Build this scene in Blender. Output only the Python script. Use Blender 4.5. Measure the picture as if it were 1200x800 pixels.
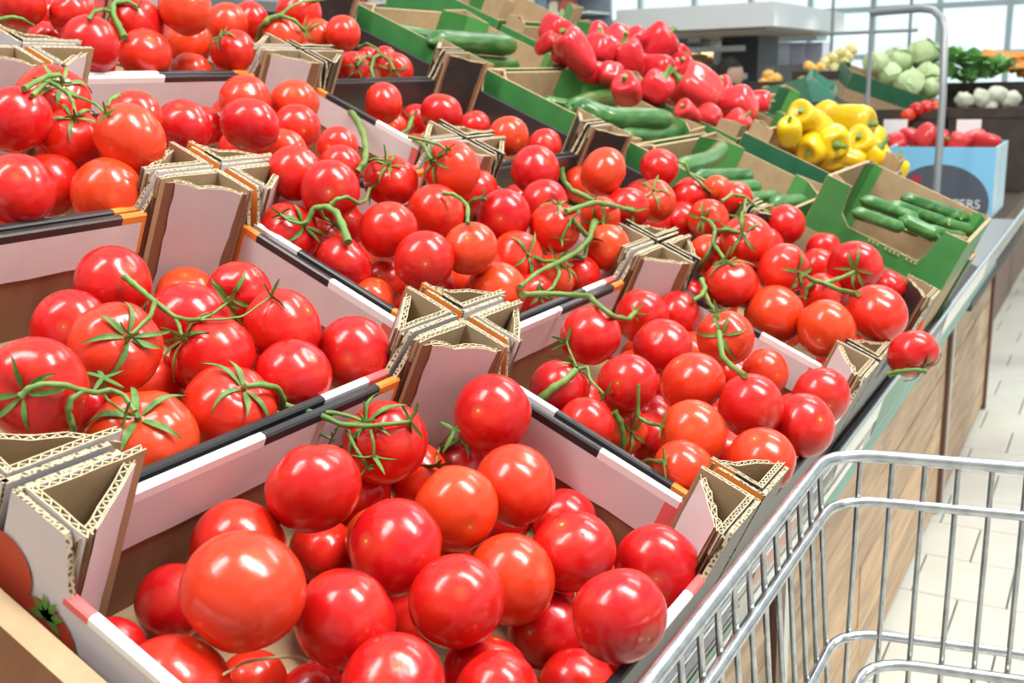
import bpy, math, random
from mathutils import Vector, Matrix, Euler
random.seed(7)
SC = bpy.context.scene
for _o in list(bpy.data.objects):
    bpy.data.objects.remove(_o)

# ------------------------------------------------------------------ camera
FPX = 1259.43
CAM = Vector((-0.28356, -0.19142, 0.28265))
RIGHT = Vector((0.48994061, -0.87138491, -0.02542698))
DOWN = Vector((-0.21932549, -0.09498262, -0.97101732))
FWD = Vector((0.84371472, 0.4813176, -0.23765276))
cam_d = bpy.data.cameras.new('camera')
cam_d.sensor_width = 36.0
cam_d.lens = FPX / 1200 * 36
cam_d.clip_start = 0.02
cam_d.clip_end = 100
cam_d.dof.use_dof = True
cam_d.dof.focus_distance = 0.72
cam_d.dof.aperture_fstop = 15.0
cam_o = bpy.data.objects.new('camera', cam_d)
SC.collection.objects.link(cam_o)
cam_o.matrix_world = Matrix(((RIGHT.x, -DOWN.x, -FWD.x, CAM.x), (RIGHT.y, -DOWN.y, -FWD.y, CAM.y),
                             (RIGHT.z, -DOWN.z, -FWD.z, CAM.z), (0, 0, 0, 1)))
SC.camera = cam_o

# ------------------------------------------------------------------ light
world = bpy.data.worlds.new('daylight')
SC.world = world
world.use_nodes = True
bg = world.node_tree.nodes['Background']
bg.inputs['Color'].default_value = (0.93, 0.975, 1.0, 1)
bg.inputs['Strength'].default_value = 1.15

def area(name, loc, target, sx, sy, power, col=(1, 1, 1)):
    d = bpy.data.lights.new(name, 'AREA')
    d.shape = 'RECTANGLE'
    d.size = sx
    d.size_y = sy
    d.energy = power
    d.color = col
    o = bpy.data.objects.new(name, d)
    SC.collection.objects.link(o)
    o.location = loc
    o.rotation_euler = (Vector(target) - Vector(loc)).to_track_quat('-Z', 'Y').to_euler()
    return o
# rows of ceiling luminaires over the aisle
area('ceiling_luminaire', (0.55, -1.0, 2.3), (0.55, 0.2, 0), 0.5, 1.6, 80, (1, 0.97, 0.93))
area('ceiling_luminaire', (2.6, -0.6, 2.6), (2.6, 0.3, 0), 0.5, 1.6, 48, (1, 0.98, 0.95))
area('ceiling_luminaire', (-0.9, 0.9, 2.4), (0.2, 0.5, 0), 0.4, 1.6, 42, (1, 0.97, 0.93))
area('ceiling_luminaire', (5.5, 0.6, 3.0), (5.2, 0.8, 0), 2.0, 2.0, 120, (1, 1, 1))
sun_d = bpy.data.lights.new('low_sun', 'SUN')
sun_d.energy = 2.3
sun_d.angle = math.radians(2.0)
sun_d.color = (1, 0.9, 0.75)
sun_o = bpy.data.objects.new('low_sun', sun_d)
SC.collection.objects.link(sun_o)
sun_o.rotation_euler = Vector((-0.55, 0.72, -0.40)).to_track_quat('-Z', 'Y').to_euler()

SC.view_settings.view_transform = 'Standard'
SC.view_settings.look = 'None'
SC.view_settings.gamma = 1.0
SC.view_settings.exposure = 0.38
SC.view_settings.use_curve_mapping = False
SC.cycles.use_denoising = True
SC.cycles.max_bounces = 8
SC.cycles.caustics_reflective = False
SC.cycles.caustics_refractive = False

# ------------------------------------------------------------------ helpers
COL = SC.collection
TILT = math.radians(24.5)
AX_V = Vector((0, math.cos(TILT), math.sin(TILT)))
AX_W = Vector((0, -math.sin(TILT), math.cos(TILT)))
TW, TD, TH = 0.40, 0.2636, 0.132          # tray pitch along, up the slope, and height

def P(u, v, w):
    return Vector((u, 0, 0)) + AX_V * v + AX_W * w

def at(x, y, depth):                       # a point of the place seen at pixel x, y
    return CAM + (RIGHT * ((x - 600) / FPX) + DOWN * ((y - 400) / FPX) + FWD) * depth

class MB:
    def __init__(s):
        s.v, s.f, s.m, s.sm = [], [], [], []
    def face(s, pts, m=0, smooth=False):
        n = len(s.v)
        s.v += [tuple(p) for p in pts]
        s.f.append(tuple(range(n, n + len(pts))))
        s.m.append(m)
        s.sm.append(smooth)
    def grid(s, rows, m=0, smooth=True, closed=False):
        n = len(s.v)
        R, C = len(rows), len(rows[0])
        for r in rows:
            s.v += [tuple(p) for p in r]
        for i in range(R - 1):
            for j in range(C if closed else C - 1):
                k = (j + 1) % C
                s.f.append((n + i * C + j, n + i * C + k, n + (i + 1) * C + k, n + (i + 1) * C + j))
                s.m.append(m)
                s.sm.append(smooth)
    def box(s, a, b, m=0, rot=None, mats=None):
        x0, y0, z0 = a
        x1, y1, z1 = b
        c = [Vector(q) for q in ((x0, y0, z0), (x1, y0, z0), (x1, y1, z0), (x0, y1, z0), (x0, y0, z1), (x1, y0, z1), (x1, y1, z1), (x0, y1, z1))]
        if rot is not None:
            c = [rot @ q for q in c]
        n = len(s.v)
        s.v += [tuple(q) for q in c]
        for k, f in enumerate(((0, 3, 2, 1), (4, 5, 6, 7), (0, 1, 5, 4), (1, 2, 6, 5), (2, 3, 7, 6), (3, 0, 4, 7))):   # -z +z -y +x +y -x
            s.f.append(tuple(n + q for q in f))
            s.m.append(mats[k] if mats else m)
            s.sm.append(False)
    def tube(s, pts, rad, m=0, sides=8, caps=True, closed=False):
        pts = [Vector(p) for p in pts]
        if not hasattr(rad, '__len__'):
            rad = [rad] * len(pts)
        rows = []
        N = len(pts)
        up = None
        for i, p in enumerate(pts):
            if closed:
                t = pts[(i + 1) % N] - pts[i - 1]
            else:
                t = pts[min(i + 1, N - 1)] - pts[max(i - 1, 0)]
            t = t.normalized() if t.length > 1e-9 else Vector((0, 0, 1))
            if up is None:
                up = t.orthogonal().normalized()
            a = (up - t * up.dot(t))
            a = a.normalized() if a.length > 1e-6 else t.orthogonal().normalized()
            up = a
            b = t.cross(a)
            rows.append([p + (a * math.cos(2 * math.pi * k / sides) + b * math.sin(2 * math.pi * k / sides)) * rad[i] for k in range(sides)])
        if closed:
            rows.append(rows[0])
        s.grid(rows, m, True, True)
        if caps and not closed:
            s.face(rows[0][::-1], m)
            s.face(rows[-1], m)
    def mesh(s, name, mats):
        me = bpy.data.meshes.new(name)
        me.from_pydata(s.v, [], s.f)
        for q in (mats if isinstance(mats, (list, tuple)) else [mats]):
            me.materials.append(q)
        me.polygons.foreach_set('material_index', s.m)
        me.polygons.foreach_set('use_smooth', s.sm)
        me.update()
        return me
    def build(s, name, mats, parent=None):
        return link(name, s.mesh(name, mats), parent)

def link(name, me, parent=None):
    o = bpy.data.objects.new(name, me)
    COL.objects.link(o)
    if parent is not None:
        o.parent = parent
    return o

def tag(o, label, cat, group=None, kind=None):
    if label:
        o['label'] = label
    if cat:
        o['category'] = cat
    if group:
        o['group'] = group
    if kind:
        o['kind'] = kind
    return o

def thing(name, label, cat, loc=(0, 0, 0), rot=(0, 0, 0), group=None):
    o = bpy.data.objects.new(name, None)
    o.empty_display_size = 0.05
    COL.objects.link(o)
    o.location = loc
    o.rotation_euler = rot
    return tag(o, label, cat, group)

def struct(o):
    o['kind'] = 'structure'
    return o

def smooth_path(pts, n=3):                 # Catmull-Rom through the points
    out = []
    for i in range(len(pts) - 1):
        p0, p1, p2, p3 = pts[max(i - 1, 0)], pts[i], pts[i + 1], pts[min(i + 2, len(pts) - 1)]
        for k in range(n):
            t = k / n
            out.append(tuple(0.5 * (2 * b + (c - a) * t + (2 * a - 5 * b + 4 * c - d) * t * t + (3 * b - a - 3 * c + d) * t ** 3)
                             for a, b, c, d in zip(p0, p1, p2, p3)))
    out.append(tuple(pts[-1]))
    return out

# ------------------------------------------------------------------ materials
def mat(name, col, rough=0.6, metal=0.0, coat=0.0, spec=0.5, sss=0.0):
    m = bpy.data.materials.new(name)
    m.use_nodes = True
    b = m.node_tree.nodes['Principled BSDF']
    b.inputs['Base Color'].default_value = (*col, 1)
    b.inputs['Roughness'].default_value = rough
    b.inputs['Metallic'].default_value = metal
    b.inputs['Coat Weight'].default_value = coat
    b.inputs['Coat Roughness'].default_value = 0.08
    b.inputs['Specular IOR Level'].default_value = spec
    if sss:
        b.inputs['Subsurface Weight'].default_value = sss
        b.inputs['Subsurface Radius'].default_value = (1.0, 0.3, 0.15)
        b.inputs['Subsurface Scale'].default_value = 0.006
    return m

def N(m, kind, **kw):
    n = m.node_tree.nodes.new(kind)
    for k, v in kw.items():
        setattr(n, k, v)
    return n

def L(m, a, b):
    m.node_tree.links.new(a, b)

def bsdf(m):
    return m.node_tree.nodes['Principled BSDF']

def ramp(m, fac, stops):
    r = N(m, 'ShaderNodeValToRGB')
    e = r.color_ramp.elements
    e[0].position, e[0].color = stops[0][0], (*stops[0][1], 1)
    e[1].position, e[1].color = stops[-1][0], (*stops[-1][1], 1)
    for p, c in stops[1:-1]:
        q = e.new(p)
        q.color = (*c, 1)
    L(m, fac, r.inputs['Fac'])
    return r

def mix(m, fac, a, b, blend='MIX'):
    n = N(m, 'ShaderNodeMix', data_type='RGBA', blend_type=blend)
    for s, v in ((n.inputs[0], fac), (n.inputs[6], a), (n.inputs[7], b)):
        if hasattr(v, 'is_output'):
            L(m, v, s)
        elif isinstance(v, (int, float)):
            s.default_value = v
        else:
            s.default_value = (*v, 1)
    return n.outputs[2]

def noise_mat(name, c0, c1, scale, rough=0.7, bump=0.0, detail=4.0, stretch=(1, 1, 1), **kw):
    m = mat(name, c0, rough, **kw)
    tc = N(m, 'ShaderNodeTexCoord')
    mp = N(m, 'ShaderNodeMapping')
    mp.inputs['Scale'].default_value = stretch
    L(m, tc.outputs['Object'], mp.inputs['Vector'])
    nz = N(m, 'ShaderNodeTexNoise')
    nz.inputs['Scale'].default_value = scale
    nz.inputs['Detail'].default_value = detail
    L(m, mp.outputs[0], nz.inputs['Vector'])
    r = ramp(m, nz.outputs['Fac'], [(0.3, c0), (0.7, c1)])
    L(m, r.outputs[0], bsdf(m).inputs['Base Color'])
    if bump:
        bp = N(m, 'ShaderNodeBump')
        bp.inputs['Strength'].default_value = bump
        bp.inputs['Distance'].default_value = 0.002
        L(m, nz.outputs['Fac'], bp.inputs['Height'])
        L(m, bp.outputs[0], bsdf(m).inputs['Normal'])
    return m

def fruit_mat(name, dark, mid, light, rough=0.24, scar=(0.55, 0.42, 0.1), coat=0.12):
    m = mat(name, mid, rough, coat=coat, sss=0.12)
    oi = N(m, 'ShaderNodeObjectInfo')
    r = ramp(m, oi.outputs['Random'], [(0.0, dark), (0.5, mid), (1.0, light)])
    tc = N(m, 'ShaderNodeTexCoord')
    nz = N(m, 'ShaderNodeTexNoise')
    nz.inputs['Scale'].default_value = 1.6
    nz.inputs['Detail'].default_value = 2
    L(m, tc.outputs['Object'], nz.inputs['Vector'])
    rf = ramp(m, nz.outputs['Fac'], [(0.45, (0, 0, 0)), (0.75, (1, 1, 1))])
    k = N(m, 'ShaderNodeMath', operation='MULTIPLY')
    L(m, rf.outputs[0], k.inputs[0])
    k.inputs[1].default_value = 0.35
    c = mix(m, k.outputs[0], r.outputs[0], light)
    # pale fine specks in the skin
    vo = N(m, 'ShaderNodeTexVoronoi')
    vo.inputs['Scale'].default_value = 26
    L(m, tc.outputs['Object'], vo.inputs['Vector'])
    vr = ramp(m, vo.outputs['Distance'], [(0.0, (1, 1, 1)), (0.09, (0, 0, 0))])
    k2 = N(m, 'ShaderNodeMath', operation='MULTIPLY')
    L(m, vr.outputs[0], k2.inputs[0])
    k2.inputs[1].default_value = 0.16
    c = mix(m, k2.outputs[0], c, (0.85, 0.35, 0.15))
    # blossom scar on the lower pole
    sx = N(m, 'ShaderNodeVectorMath', operation='DISTANCE')
    L(m, tc.outputs['Object'], sx.inputs[0])
    sx.inputs[1].default_value = (0, 0, -0.86)
    sr = ramp(m, sx.outputs['Value'], [(0.0, (1, 1, 1)), (0.035, (0.9, 0.9, 0.9)), (0.06, (0.12, 0.12, 0.12)), (0.22, (0, 0, 0))])
    c = mix(m, sr.outputs[0], c, scar)
    L(m, c, bsdf(m).inputs['Base Color'])
    # very soft waviness of the skin
    n2 = N(m, 'ShaderNodeTexNoise')
    n2.inputs['Scale'].default_value = 2.2
    L(m, tc.outputs['Object'], n2.inputs['Vector'])
    bp = N(m, 'ShaderNodeBump')
    bp.inputs['Strength'].default_value = 0.06
    bp.inputs['Distance'].default_value = 0.012
    L(m, n2.outputs['Fac'], bp.inputs['Height'])
    L(m, bp.outputs[0], bsdf(m).inputs['Normal'])
    return m

def edge_mat(name):                        # cut corrugated board: cream paper lines round dark flutes
    m = mat(name, (0.6, 0.5, 0.32), 0.85)
    tc = N(m, 'ShaderNodeTexCoord')
    vo = N(m, 'ShaderNodeTexVoronoi', feature='DISTANCE_TO_EDGE')
    vo.inputs['Scale'].default_value = 330
    L(m, tc.outputs['Object'], vo.inputs['Vector'])
    r = ramp(m, vo.outputs['Distance'], [(0.08, (0.48, 0.40, 0.26)), (0.28, (0.07, 0.05, 0.03))])
    L(m, r.outputs[0], bsdf(m).inputs['Base Color'])
    return m

M = {}
M['tomato'] = fruit_mat('tomato_skin', (0.53, 0.005, 0.009), (0.63, 0.014, 0.008), (0.70, 0.060, 0.012))
M['kraft'] = noise_mat('kraft_board', (0.22, 0.10, 0.05), (0.27, 0.135, 0.07), 60, 0.75, stretch=(1, 1, 0.2))
M['kraft_light'] = noise_mat('kraft_board_light', (0.37, 0.255, 0.14), (0.43, 0.305, 0.175), 60, 0.8)
M['cream'] = noise_mat('torn_paper_edge', (0.46, 0.38, 0.235), (0.60, 0.52, 0.35), 300, 0.9)
M['edge'] = edge_mat('corrugated_cut_edge')
M['white'] = noise_mat('white_print', (0.58, 0.525, 0.535), (0.62, 0.57, 0.58), 25, 0.5)
M['white_lip'] = mat('white_lip_print', (0.82, 0.82, 0.82), 0.4)
M['pink'] = mat('red_white_print', (0.72, 0.13, 0.13), 0.45)
M['red_print'] = mat('red_print', (0.45, 0.05, 0.02), 0.5)
M['orange'] = mat('orange_print', (0.72, 0.22, 0.03), 0.5)
M['black'] = mat('black_print', (0.025, 0.024, 0.026), 0.32)
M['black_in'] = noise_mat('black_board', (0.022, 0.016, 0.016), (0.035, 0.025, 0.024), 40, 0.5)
M['stem'] = noise_mat('vine_green', (0.075, 0.17, 0.03), (0.17, 0.29, 0.065), 40, 0.5)
M['sepal'] = noise_mat('sepal_green', (0.05, 0.15, 0.025), (0.13, 0.27, 0.05), 5, 0.55)
M['dry'] = noise_mat('dry_stem', (0.36, 0.33, 0.14), (0.5, 0.42, 0.2), 60, 0.6)
M['wire'] = noise_mat('zinc_wire', (0.44, 0.47, 0.49), (0.66, 0.69, 0.71), 90, 0.25, metal=0.95)
M['chrome'] = mat('chrome', (0.75, 0.78, 0.8), 0.15, 1.0)
M['green_print'] = noise_mat('green_carton_print', (0.035, 0.19, 0.045), (0.05, 0.235, 0.06), 30, 0.5)
M['green_light'] = noise_mat('light_green_carton_print', (0.07, 0.29, 0.07), (0.09, 0.33, 0.085), 30, 0.5)
M['green_dark'] = noise_mat('dark_green_carton_print', (0.012, 0.10, 0.045), (0.02, 0.125, 0.06), 30, 0.5)
M['teal'] = mat('teal_carton_print', (0.10, 0.33, 0.25), 0.5)
M['grey_metal'] = mat('grey_steel', (0.32, 0.34, 0.35), 0.4, 0.5)
M['white_paint'] = mat('white_paint', (0.85, 0.88, 0.88), 0.4)
M['dark'] = mat('charcoal_panel', (0.05, 0.055, 0.06), 0.6)
M['brown_post'] = noise_mat('brown_laminate', (0.10, 0.045, 0.028), (0.14, 0.065, 0.04), 12, 0.5, stretch=(1, 1, 0.1))
TOMATOES = [  # tray, centre, radius, stem axis, calyx?, label
('A',0.1701,0.2029,0.0534,0.0284,0.35,0.69,0.63,0,'glossy red tomato, first from left, second row, nearest front tray'),
('A',0.2663,0.2215,0.0481,0.0280,-0.66,0.08,0.74,1,'red tomato with green calyx, first from left, back row, nearest front tray'),
('A',0.3534,0.1899,0.0475,0.0284,0.92,0.10,-0.38,0,'glossy red tomato, second from left, back row, nearest front tray'),
('A',0.2427,0.1518,0.0226,0.0266,0.61,0.78,0.12,0,'glossy red tomato, third from left, second row, nearest front tray'),
('A',0.2982,0.1414,0.0201,0.0272,0.17,0.47,-0.86,0,'glossy red tomato, fifth from left, second row, nearest front tray'),
('A',0.1782,0.1528,0.0231,0.0279,0.86,-0.21,-0.47,0,'glossy red tomato, third from left, third row, nearest front tray'),
('A',0.0665,0.1623,0.0439,0.0294,0.17,0.53,-0.83,0,'big glossy red tomato, second from left, fourth row, nearest front tray'),
('A',0.1131,0.1385,0.0131,0.0266,0.86,-0.26,0.43,0,'glossy red tomato, second from left, fifth row, nearest front tray'),
('A',0.1692,0.1063,0.0042,0.0258,0.61,0.53,-0.59,0,'glossy red tomato, third from left, fourth row, nearest front tray'),
('A',0.2325,0.1073,-0.0106,0.0268,0.11,0.89,-0.43,0,'glossy red tomato, fourth from left, fourth row, nearest front tray'),
('A',0.2799,0.0899,-0.0083,0.0265,0.39,-0.12,-0.91,0,'glossy red tomato, fifth from left, third row, nearest front tray'),
('A',0.3258,0.0511,-0.0316,0.0280,0.93,0.35,-0.14,0,'glossy red tomato, fifth from left, fourth row, nearest front tray'),
('A',0.2049,0.0240,-0.0024,0.0264,0.41,0.89,0.18,0,'glossy red tomato, fifth from left, fifth row, nearest front tray'),
('A',0.2595,0.0991,-0.0559,0.0248,0.93,-0.04,-0.36,0,'half-hidden red tomato, fourth from left, fifth row, nearest front tray'),
('A',0.0945,0.0961,-0.0040,0.0255,0.38,0.48,-0.79,0,'glossy red tomato, fourth from left, front row, nearest front tray'),
('A',0.1796,0.0951,-0.0433,0.0241,-0.33,0.15,-0.93,0,'half-hidden red tomato, fifth from left, front row, nearest front tray'),
('A',0.1475,0.0693,-0.0300,0.0215,0.94,0.33,0.05,0,'small red tomato, sixth from left, front row, nearest front tray'),
('A',0.2331,0.0649,-0.0763,0.0256,0.54,0.74,-0.41,0,'glossy red tomato, seventh from left, front row, nearest front tray'),
('A',0.1348,0.2329,0.0237,0.0275,0.89,0.02,0.46,0,'half-hidden red tomato, first from left, third row, nearest front tray'),
('A',0.0917,0.2396,0.0088,0.0210,0.90,-0.08,-0.42,0,'small red tomato, first from left, fourth row, nearest front tray'),
('A',0.0429,0.2346,0.0026,0.0190,0.25,0.94,-0.25,0,'small red tomato, first from left, fifth row, nearest front tray'),
('A',0.0322,0.1770,0.0066,0.0263,-0.43,0.36,-0.83,0,'glossy red tomato, first from left, front row, nearest front tray'),
('A',0.2113,0.2354,-0.0096,0.0220,0.21,0.20,-0.96,0,'small red tomato, second from left, third row, nearest front tray'),
('A',0.3663,0.1403,-0.0309,0.0236,0.80,0.19,-0.57,0,'half-hidden red tomato, fourth from left, third row, nearest front tray'),
('A',0.3709,0.2300,-0.0060,0.0229,0.03,-0.03,1.00,1,'red tomato with green calyx, fourth from left, second row, nearest front tray'),
('A',0.3059,0.2244,0.0091,0.0242,0.86,-0.49,-0.10,0,'half-hidden red tomato, second from left, second row, nearest front tray'),
('A',0.2144,0.1716,-0.0441,0.0190,0.53,0.75,-0.40,0,'small red tomato, third from left, fifth row, nearest front tray'),
('A',0.0995,0.1957,-0.0340,0.0190,0.30,0.29,-0.91,0,'small red tomato, second from left, front row, nearest front tray'),
('A',0.1156,0.1683,-0.0435,0.0190,0.80,-0.37,-0.48,0,'small red tomato, third from left, front row, nearest front tray'),
('D',0.2269,0.4218,0.1495,0.0265,0.08,0.84,-0.54,0,'glossy red tomato, first from left, back row, near tray of the second row'),
('D',0.1774,0.4089,0.1286,0.0255,0.73,0.63,-0.28,0,'half-hidden red tomato, first from left, second row, near tray of the second row'),
('D',0.1503,0.3350,0.1289,0.0281,-0.25,-0.85,0.45,1,'red tomato with green calyx, second from left, second row, near tray of the second row'),
('D',0.2467,0.3717,0.1251,0.0282,-0.02,0.26,-0.97,0,'glossy red tomato, third from left, back row, near tray of the second row'),
('D',0.3158,0.3901,0.1260,0.0261,-0.91,-0.40,0.12,1,'red tomato with green calyx, fourth from left, back row, near tray of the second row'),
('D',0.3365,0.4683,0.1176,0.0245,0.31,0.36,-0.88,0,'half-hidden red tomato, second from left, back row, near tray of the second row'),
('D',0.2809,0.3165,0.1161,0.0272,-0.15,0.83,-0.54,0,'glossy red tomato, fourth from left, second row, near tray of the second row'),
('D',0.3196,0.2863,0.0894,0.0280,0.86,0.47,-0.18,0,'glossy red tomato, fifth from left, second row, near tray of the second row'),
('D',0.2510,0.2831,0.0918,0.0259,0.03,0.75,-0.66,0,'glossy red tomato, fifth from left, third row, near tray of the second row'),
('D',0.2240,0.3281,0.1060,0.0275,-0.70,0.33,0.64,1,'red tomato with green calyx, third from left, second row, near tray of the second row'),
('D',0.1947,0.2898,0.0829,0.0293,-0.09,-0.70,0.71,1,'red tomato with green calyx, fourth from left, third row, near tray of the second row'),
('D',0.1993,0.3668,0.0883,0.0247,0.48,0.77,0.42,0,'half-hidden red tomato, third from left, third row, near tray of the second row'),
('D',0.1273,0.2930,0.0819,0.0314,-0.43,-0.44,0.79,1,'red tomato with green calyx, second from left, front row, near tray of the second row'),
('D',0.0822,0.3204,0.1228,0.0282,-0.80,-0.58,0.15,1,'red tomato with green calyx, first from left, third row, near tray of the second row'),
('D',0.1455,0.3616,0.0420,0.0190,0.36,0.79,-0.50,0,'small red tomato, first from left, front row, near tray of the second row'),
('D',0.1750,0.3973,0.0732,0.0190,0.39,0.73,0.55,0,'small red tomato, second from left, third row, near tray of the second row'),
('G',0.2905,0.5915,0.2606,0.0289,-0.22,0.39,0.89,0,'glossy red tomato, first from left, back row, near tray of the third row'),
('G',0.3601,0.6324,0.2738,0.0314,-0.26,-0.83,0.49,1,'red tomato with green calyx, second from left, back row, near tray of the third row'),
('G',0.3473,0.5268,0.2419,0.0303,-0.59,0.67,-0.46,0,'glossy red tomato, second from left, second row, near tray of the third row'),
('G',0.3416,0.5925,0.2391,0.0276,-0.22,-0.54,0.81,1,'red tomato with green calyx, first from left, second row, near tray of the third row'),
('G',0.2284,0.5154,0.2121,0.0269,0.50,0.74,-0.45,0,'glossy red tomato, first from left, front row, near tray of the third row'),
('G',0.3051,0.5793,0.2061,0.0260,0.14,0.66,0.74,0,'half-hidden red tomato, second from left, front row, near tray of the third row'),
('G',0.3162,0.5239,0.2003,0.0283,0.51,0.86,-0.01,0,'glossy red tomato, third from left, front row, near tray of the third row'),
('G',0.3821,0.5572,0.2586,0.0228,0.85,0.52,-0.10,0,'small red tomato, third from left, back row, near tray of the third row'),
('H',0.4606,0.5818,0.2468,0.0256,0.46,0.37,-0.81,0,'glossy red tomato, first from left, second row, middle tray of the third row'),
('H',0.5837,0.6755,0.2408,0.0221,0.35,0.19,-0.91,0,'small red tomato, second from left, second row, middle tray of the third row'),
('H',0.5974,0.6301,0.2676,0.0272,0.53,0.63,-0.57,0,'glossy red tomato, first from left, back row, middle tray of the third row'),
('H',0.5184,0.5525,0.2447,0.0282,0.58,0.00,0.81,0,'glossy red tomato, third from left, second row, middle tray of the third row'),
('H',0.5620,0.6055,0.2140,0.0265,0.88,0.48,-0.04,0,'half-hidden red tomato, first from left, front row, middle tray of the third row'),
('H',0.6529,0.6100,0.2621,0.0262,0.69,0.52,-0.50,0,'glossy red tomato, second from left, back row, middle tray of the third row'),
('H',0.6103,0.5737,0.2376,0.0252,0.49,0.87,0.10,0,'glossy red tomato, fourth from left, second row, middle tray of the third row'),
('H',0.5722,0.5592,0.2155,0.0236,0.89,0.42,0.20,0,'half-hidden red tomato, second from left, front row, middle tray of the third row'),
('E',0.4744,0.4612,0.2042,0.0255,0.11,0.80,-0.59,0,'glossy red tomato, first from left, second row, middle tray of the second row'),
('E',0.5094,0.4369,0.2079,0.0196,0.92,0.39,-0.07,0,'small red tomato, second from left, back row, middle tray of the second row'),
('E',0.4642,0.4150,0.1911,0.0262,0.81,0.58,-0.05,0,'glossy red tomato, second from left, second row, middle tray of the second row'),
('E',0.5334,0.4595,0.2240,0.0194,0.98,0.19,-0.10,0,'small red tomato, first from left, back row, middle tray of the second row'),
('E',0.4343,0.4413,0.1548,0.0284,-0.08,-0.91,0.41,1,'red tomato with green calyx, first from left, fourth row, middle tray of the second row'),
('E',0.4816,0.4482,0.1377,0.0251,0.23,0.95,0.19,0,'half-hidden red tomato, second from left, fourth row, middle tray of the second row'),
('E',0.5464,0.4654,0.1492,0.0216,0.81,-0.43,0.39,0,'small red tomato, first from left, third row, middle tray of the second row'),
('E',0.4844,0.3693,0.1551,0.0256,0.34,0.23,-0.91,0,'glossy red tomato, third from left, fourth row, middle tray of the second row'),
('E',0.4344,0.3812,0.1327,0.0248,0.74,-0.43,0.51,0,'glossy red tomato, first from left, fifth row, middle tray of the second row'),
('E',0.5857,0.4371,0.1876,0.0269,-0.50,-0.29,0.82,1,'red tomato with green calyx, third from left, second row, middle tray of the second row'),
('E',0.5667,0.3727,0.1611,0.0267,0.42,0.81,-0.41,0,'glossy red tomato, second from left, third row, middle tray of the second row'),
('E',0.6182,0.3867,0.1966,0.0286,-0.89,0.24,0.40,1,'red tomato with green calyx, third from left, back row, middle tray of the second row'),
('E',0.6537,0.3494,0.1474,0.0275,0.92,0.39,-0.05,0,'big glossy red tomato, third from left, third row, middle tray of the second row'),
('E',0.5047,0.2976,0.1401,0.0237,0.75,0.33,-0.58,0,'glossy red tomato, fourth from left, fourth row, middle tray of the second row'),
('E',0.4632,0.3182,0.1348,0.0253,0.80,0.60,-0.03,0,'glossy red tomato, third from left, fifth row, middle tray of the second row'),
('E',0.4922,0.3828,0.1085,0.0201,0.87,0.32,-0.38,0,'small red tomato, second from left, fifth row, middle tray of the second row'),
('E',0.4364,0.3541,0.1040,0.0190,-0.02,0.36,-0.93,0,'small red tomato, first from left, front row, middle tray of the second row'),
('E',0.5079,0.3400,0.0993,0.0215,0.68,0.70,0.21,0,'small red tomato, third from left, front row, middle tray of the second row'),
('E',0.5447,0.3432,0.1021,0.0190,0.56,0.31,0.77,0,'small red tomato, fourth from left, fifth row, middle tray of the second row'),
('E',0.5831,0.3338,0.1043,0.0244,0.65,-0.45,0.61,0,'half-hidden red tomato, fifth from left, fifth row, middle tray of the second row'),
('E',0.5264,0.2868,0.0983,0.0274,0.53,-0.38,-0.76,0,'big glossy red tomato, fourth from left, front row, middle tray of the second row'),
('E',0.5387,0.4084,0.0787,0.0190,0.74,-0.58,-0.34,0,'small red tomato, second from left, front row, middle tray of the second row'),
('E',0.7590,0.4472,0.1578,0.0270,0.06,0.54,0.84,0,'half-hidden red tomato, fourth from left, second row, middle tray of the second row'),
('E',0.6301,0.3225,0.1100,0.0269,-0.49,-0.83,0.29,1,'red tomato with green calyx, sixth from left, fifth row, middle tray of the second row'),
('E',0.6878,0.3091,0.1335,0.0270,0.00,-0.20,0.98,1,'red tomato with green calyx, fifth from left, third row, middle tray of the second row'),
('E',0.7727,0.3662,0.1474,0.0265,0.75,0.65,-0.13,0,'half-hidden red tomato, fourth from left, third row, middle tray of the second row'),
('E',0.7455,0.2764,0.1066,0.0243,0.87,0.49,-0.04,0,'glossy red tomato, fifth from left, fourth row, middle tray of the second row'),
('E',0.7170,0.2970,0.0780,0.0233,0.99,0.07,-0.13,0,'half-hidden red tomato, eighth from left, fifth row, middle tray of the second row'),
('E',0.6116,0.2942,0.0779,0.0222,-0.61,-0.76,0.21,1,'red tomato with green calyx, fifth from left, front row, middle tray of the second row'),
('E',0.6667,0.3011,0.0864,0.0241,0.08,-0.80,0.60,1,'red tomato with green calyx, seventh from left, fifth row, middle tray of the second row'),
('E',0.7802,0.3012,0.1339,0.0223,-0.97,-0.12,-0.22,1,'red tomato with green calyx, sixth from left, third row, middle tray of the second row'),
('F',0.8240,0.4037,0.1780,0.0287,0.42,0.80,-0.43,0,'glossy red tomato, first from left, back row, far tray of the second row'),
('F',0.8950,0.3495,0.1710,0.0305,0.51,-0.70,-0.50,0,'big glossy red tomato, second from left, back row, far tray of the second row'),
('F',1.1169,0.3664,0.1597,0.0270,0.30,0.34,-0.89,0,'glossy red tomato, third from left, back row, far tray of the second row'),
('F',0.9584,0.3097,0.1308,0.0263,-0.71,-0.24,0.66,1,'red tomato with green calyx, second from left, second row, far tray of the second row'),
('F',0.8893,0.3162,0.1291,0.0262,0.69,0.60,0.40,0,'glossy red tomato, first from left, second row, far tray of the second row'),
('F',1.1372,0.3326,0.1200,0.0260,0.43,-0.34,-0.84,0,'glossy red tomato, third from left, second row, far tray of the second row'),
('F',1.0993,0.3279,0.0893,0.0255,0.90,0.43,-0.12,0,'half-hidden red tomato, second from left, front row, far tray of the second row'),
('F',1.0796,0.2823,0.0948,0.0271,-0.99,0.01,0.16,1,'red tomato with green calyx, third from left, front row, far tray of the second row'),
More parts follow.
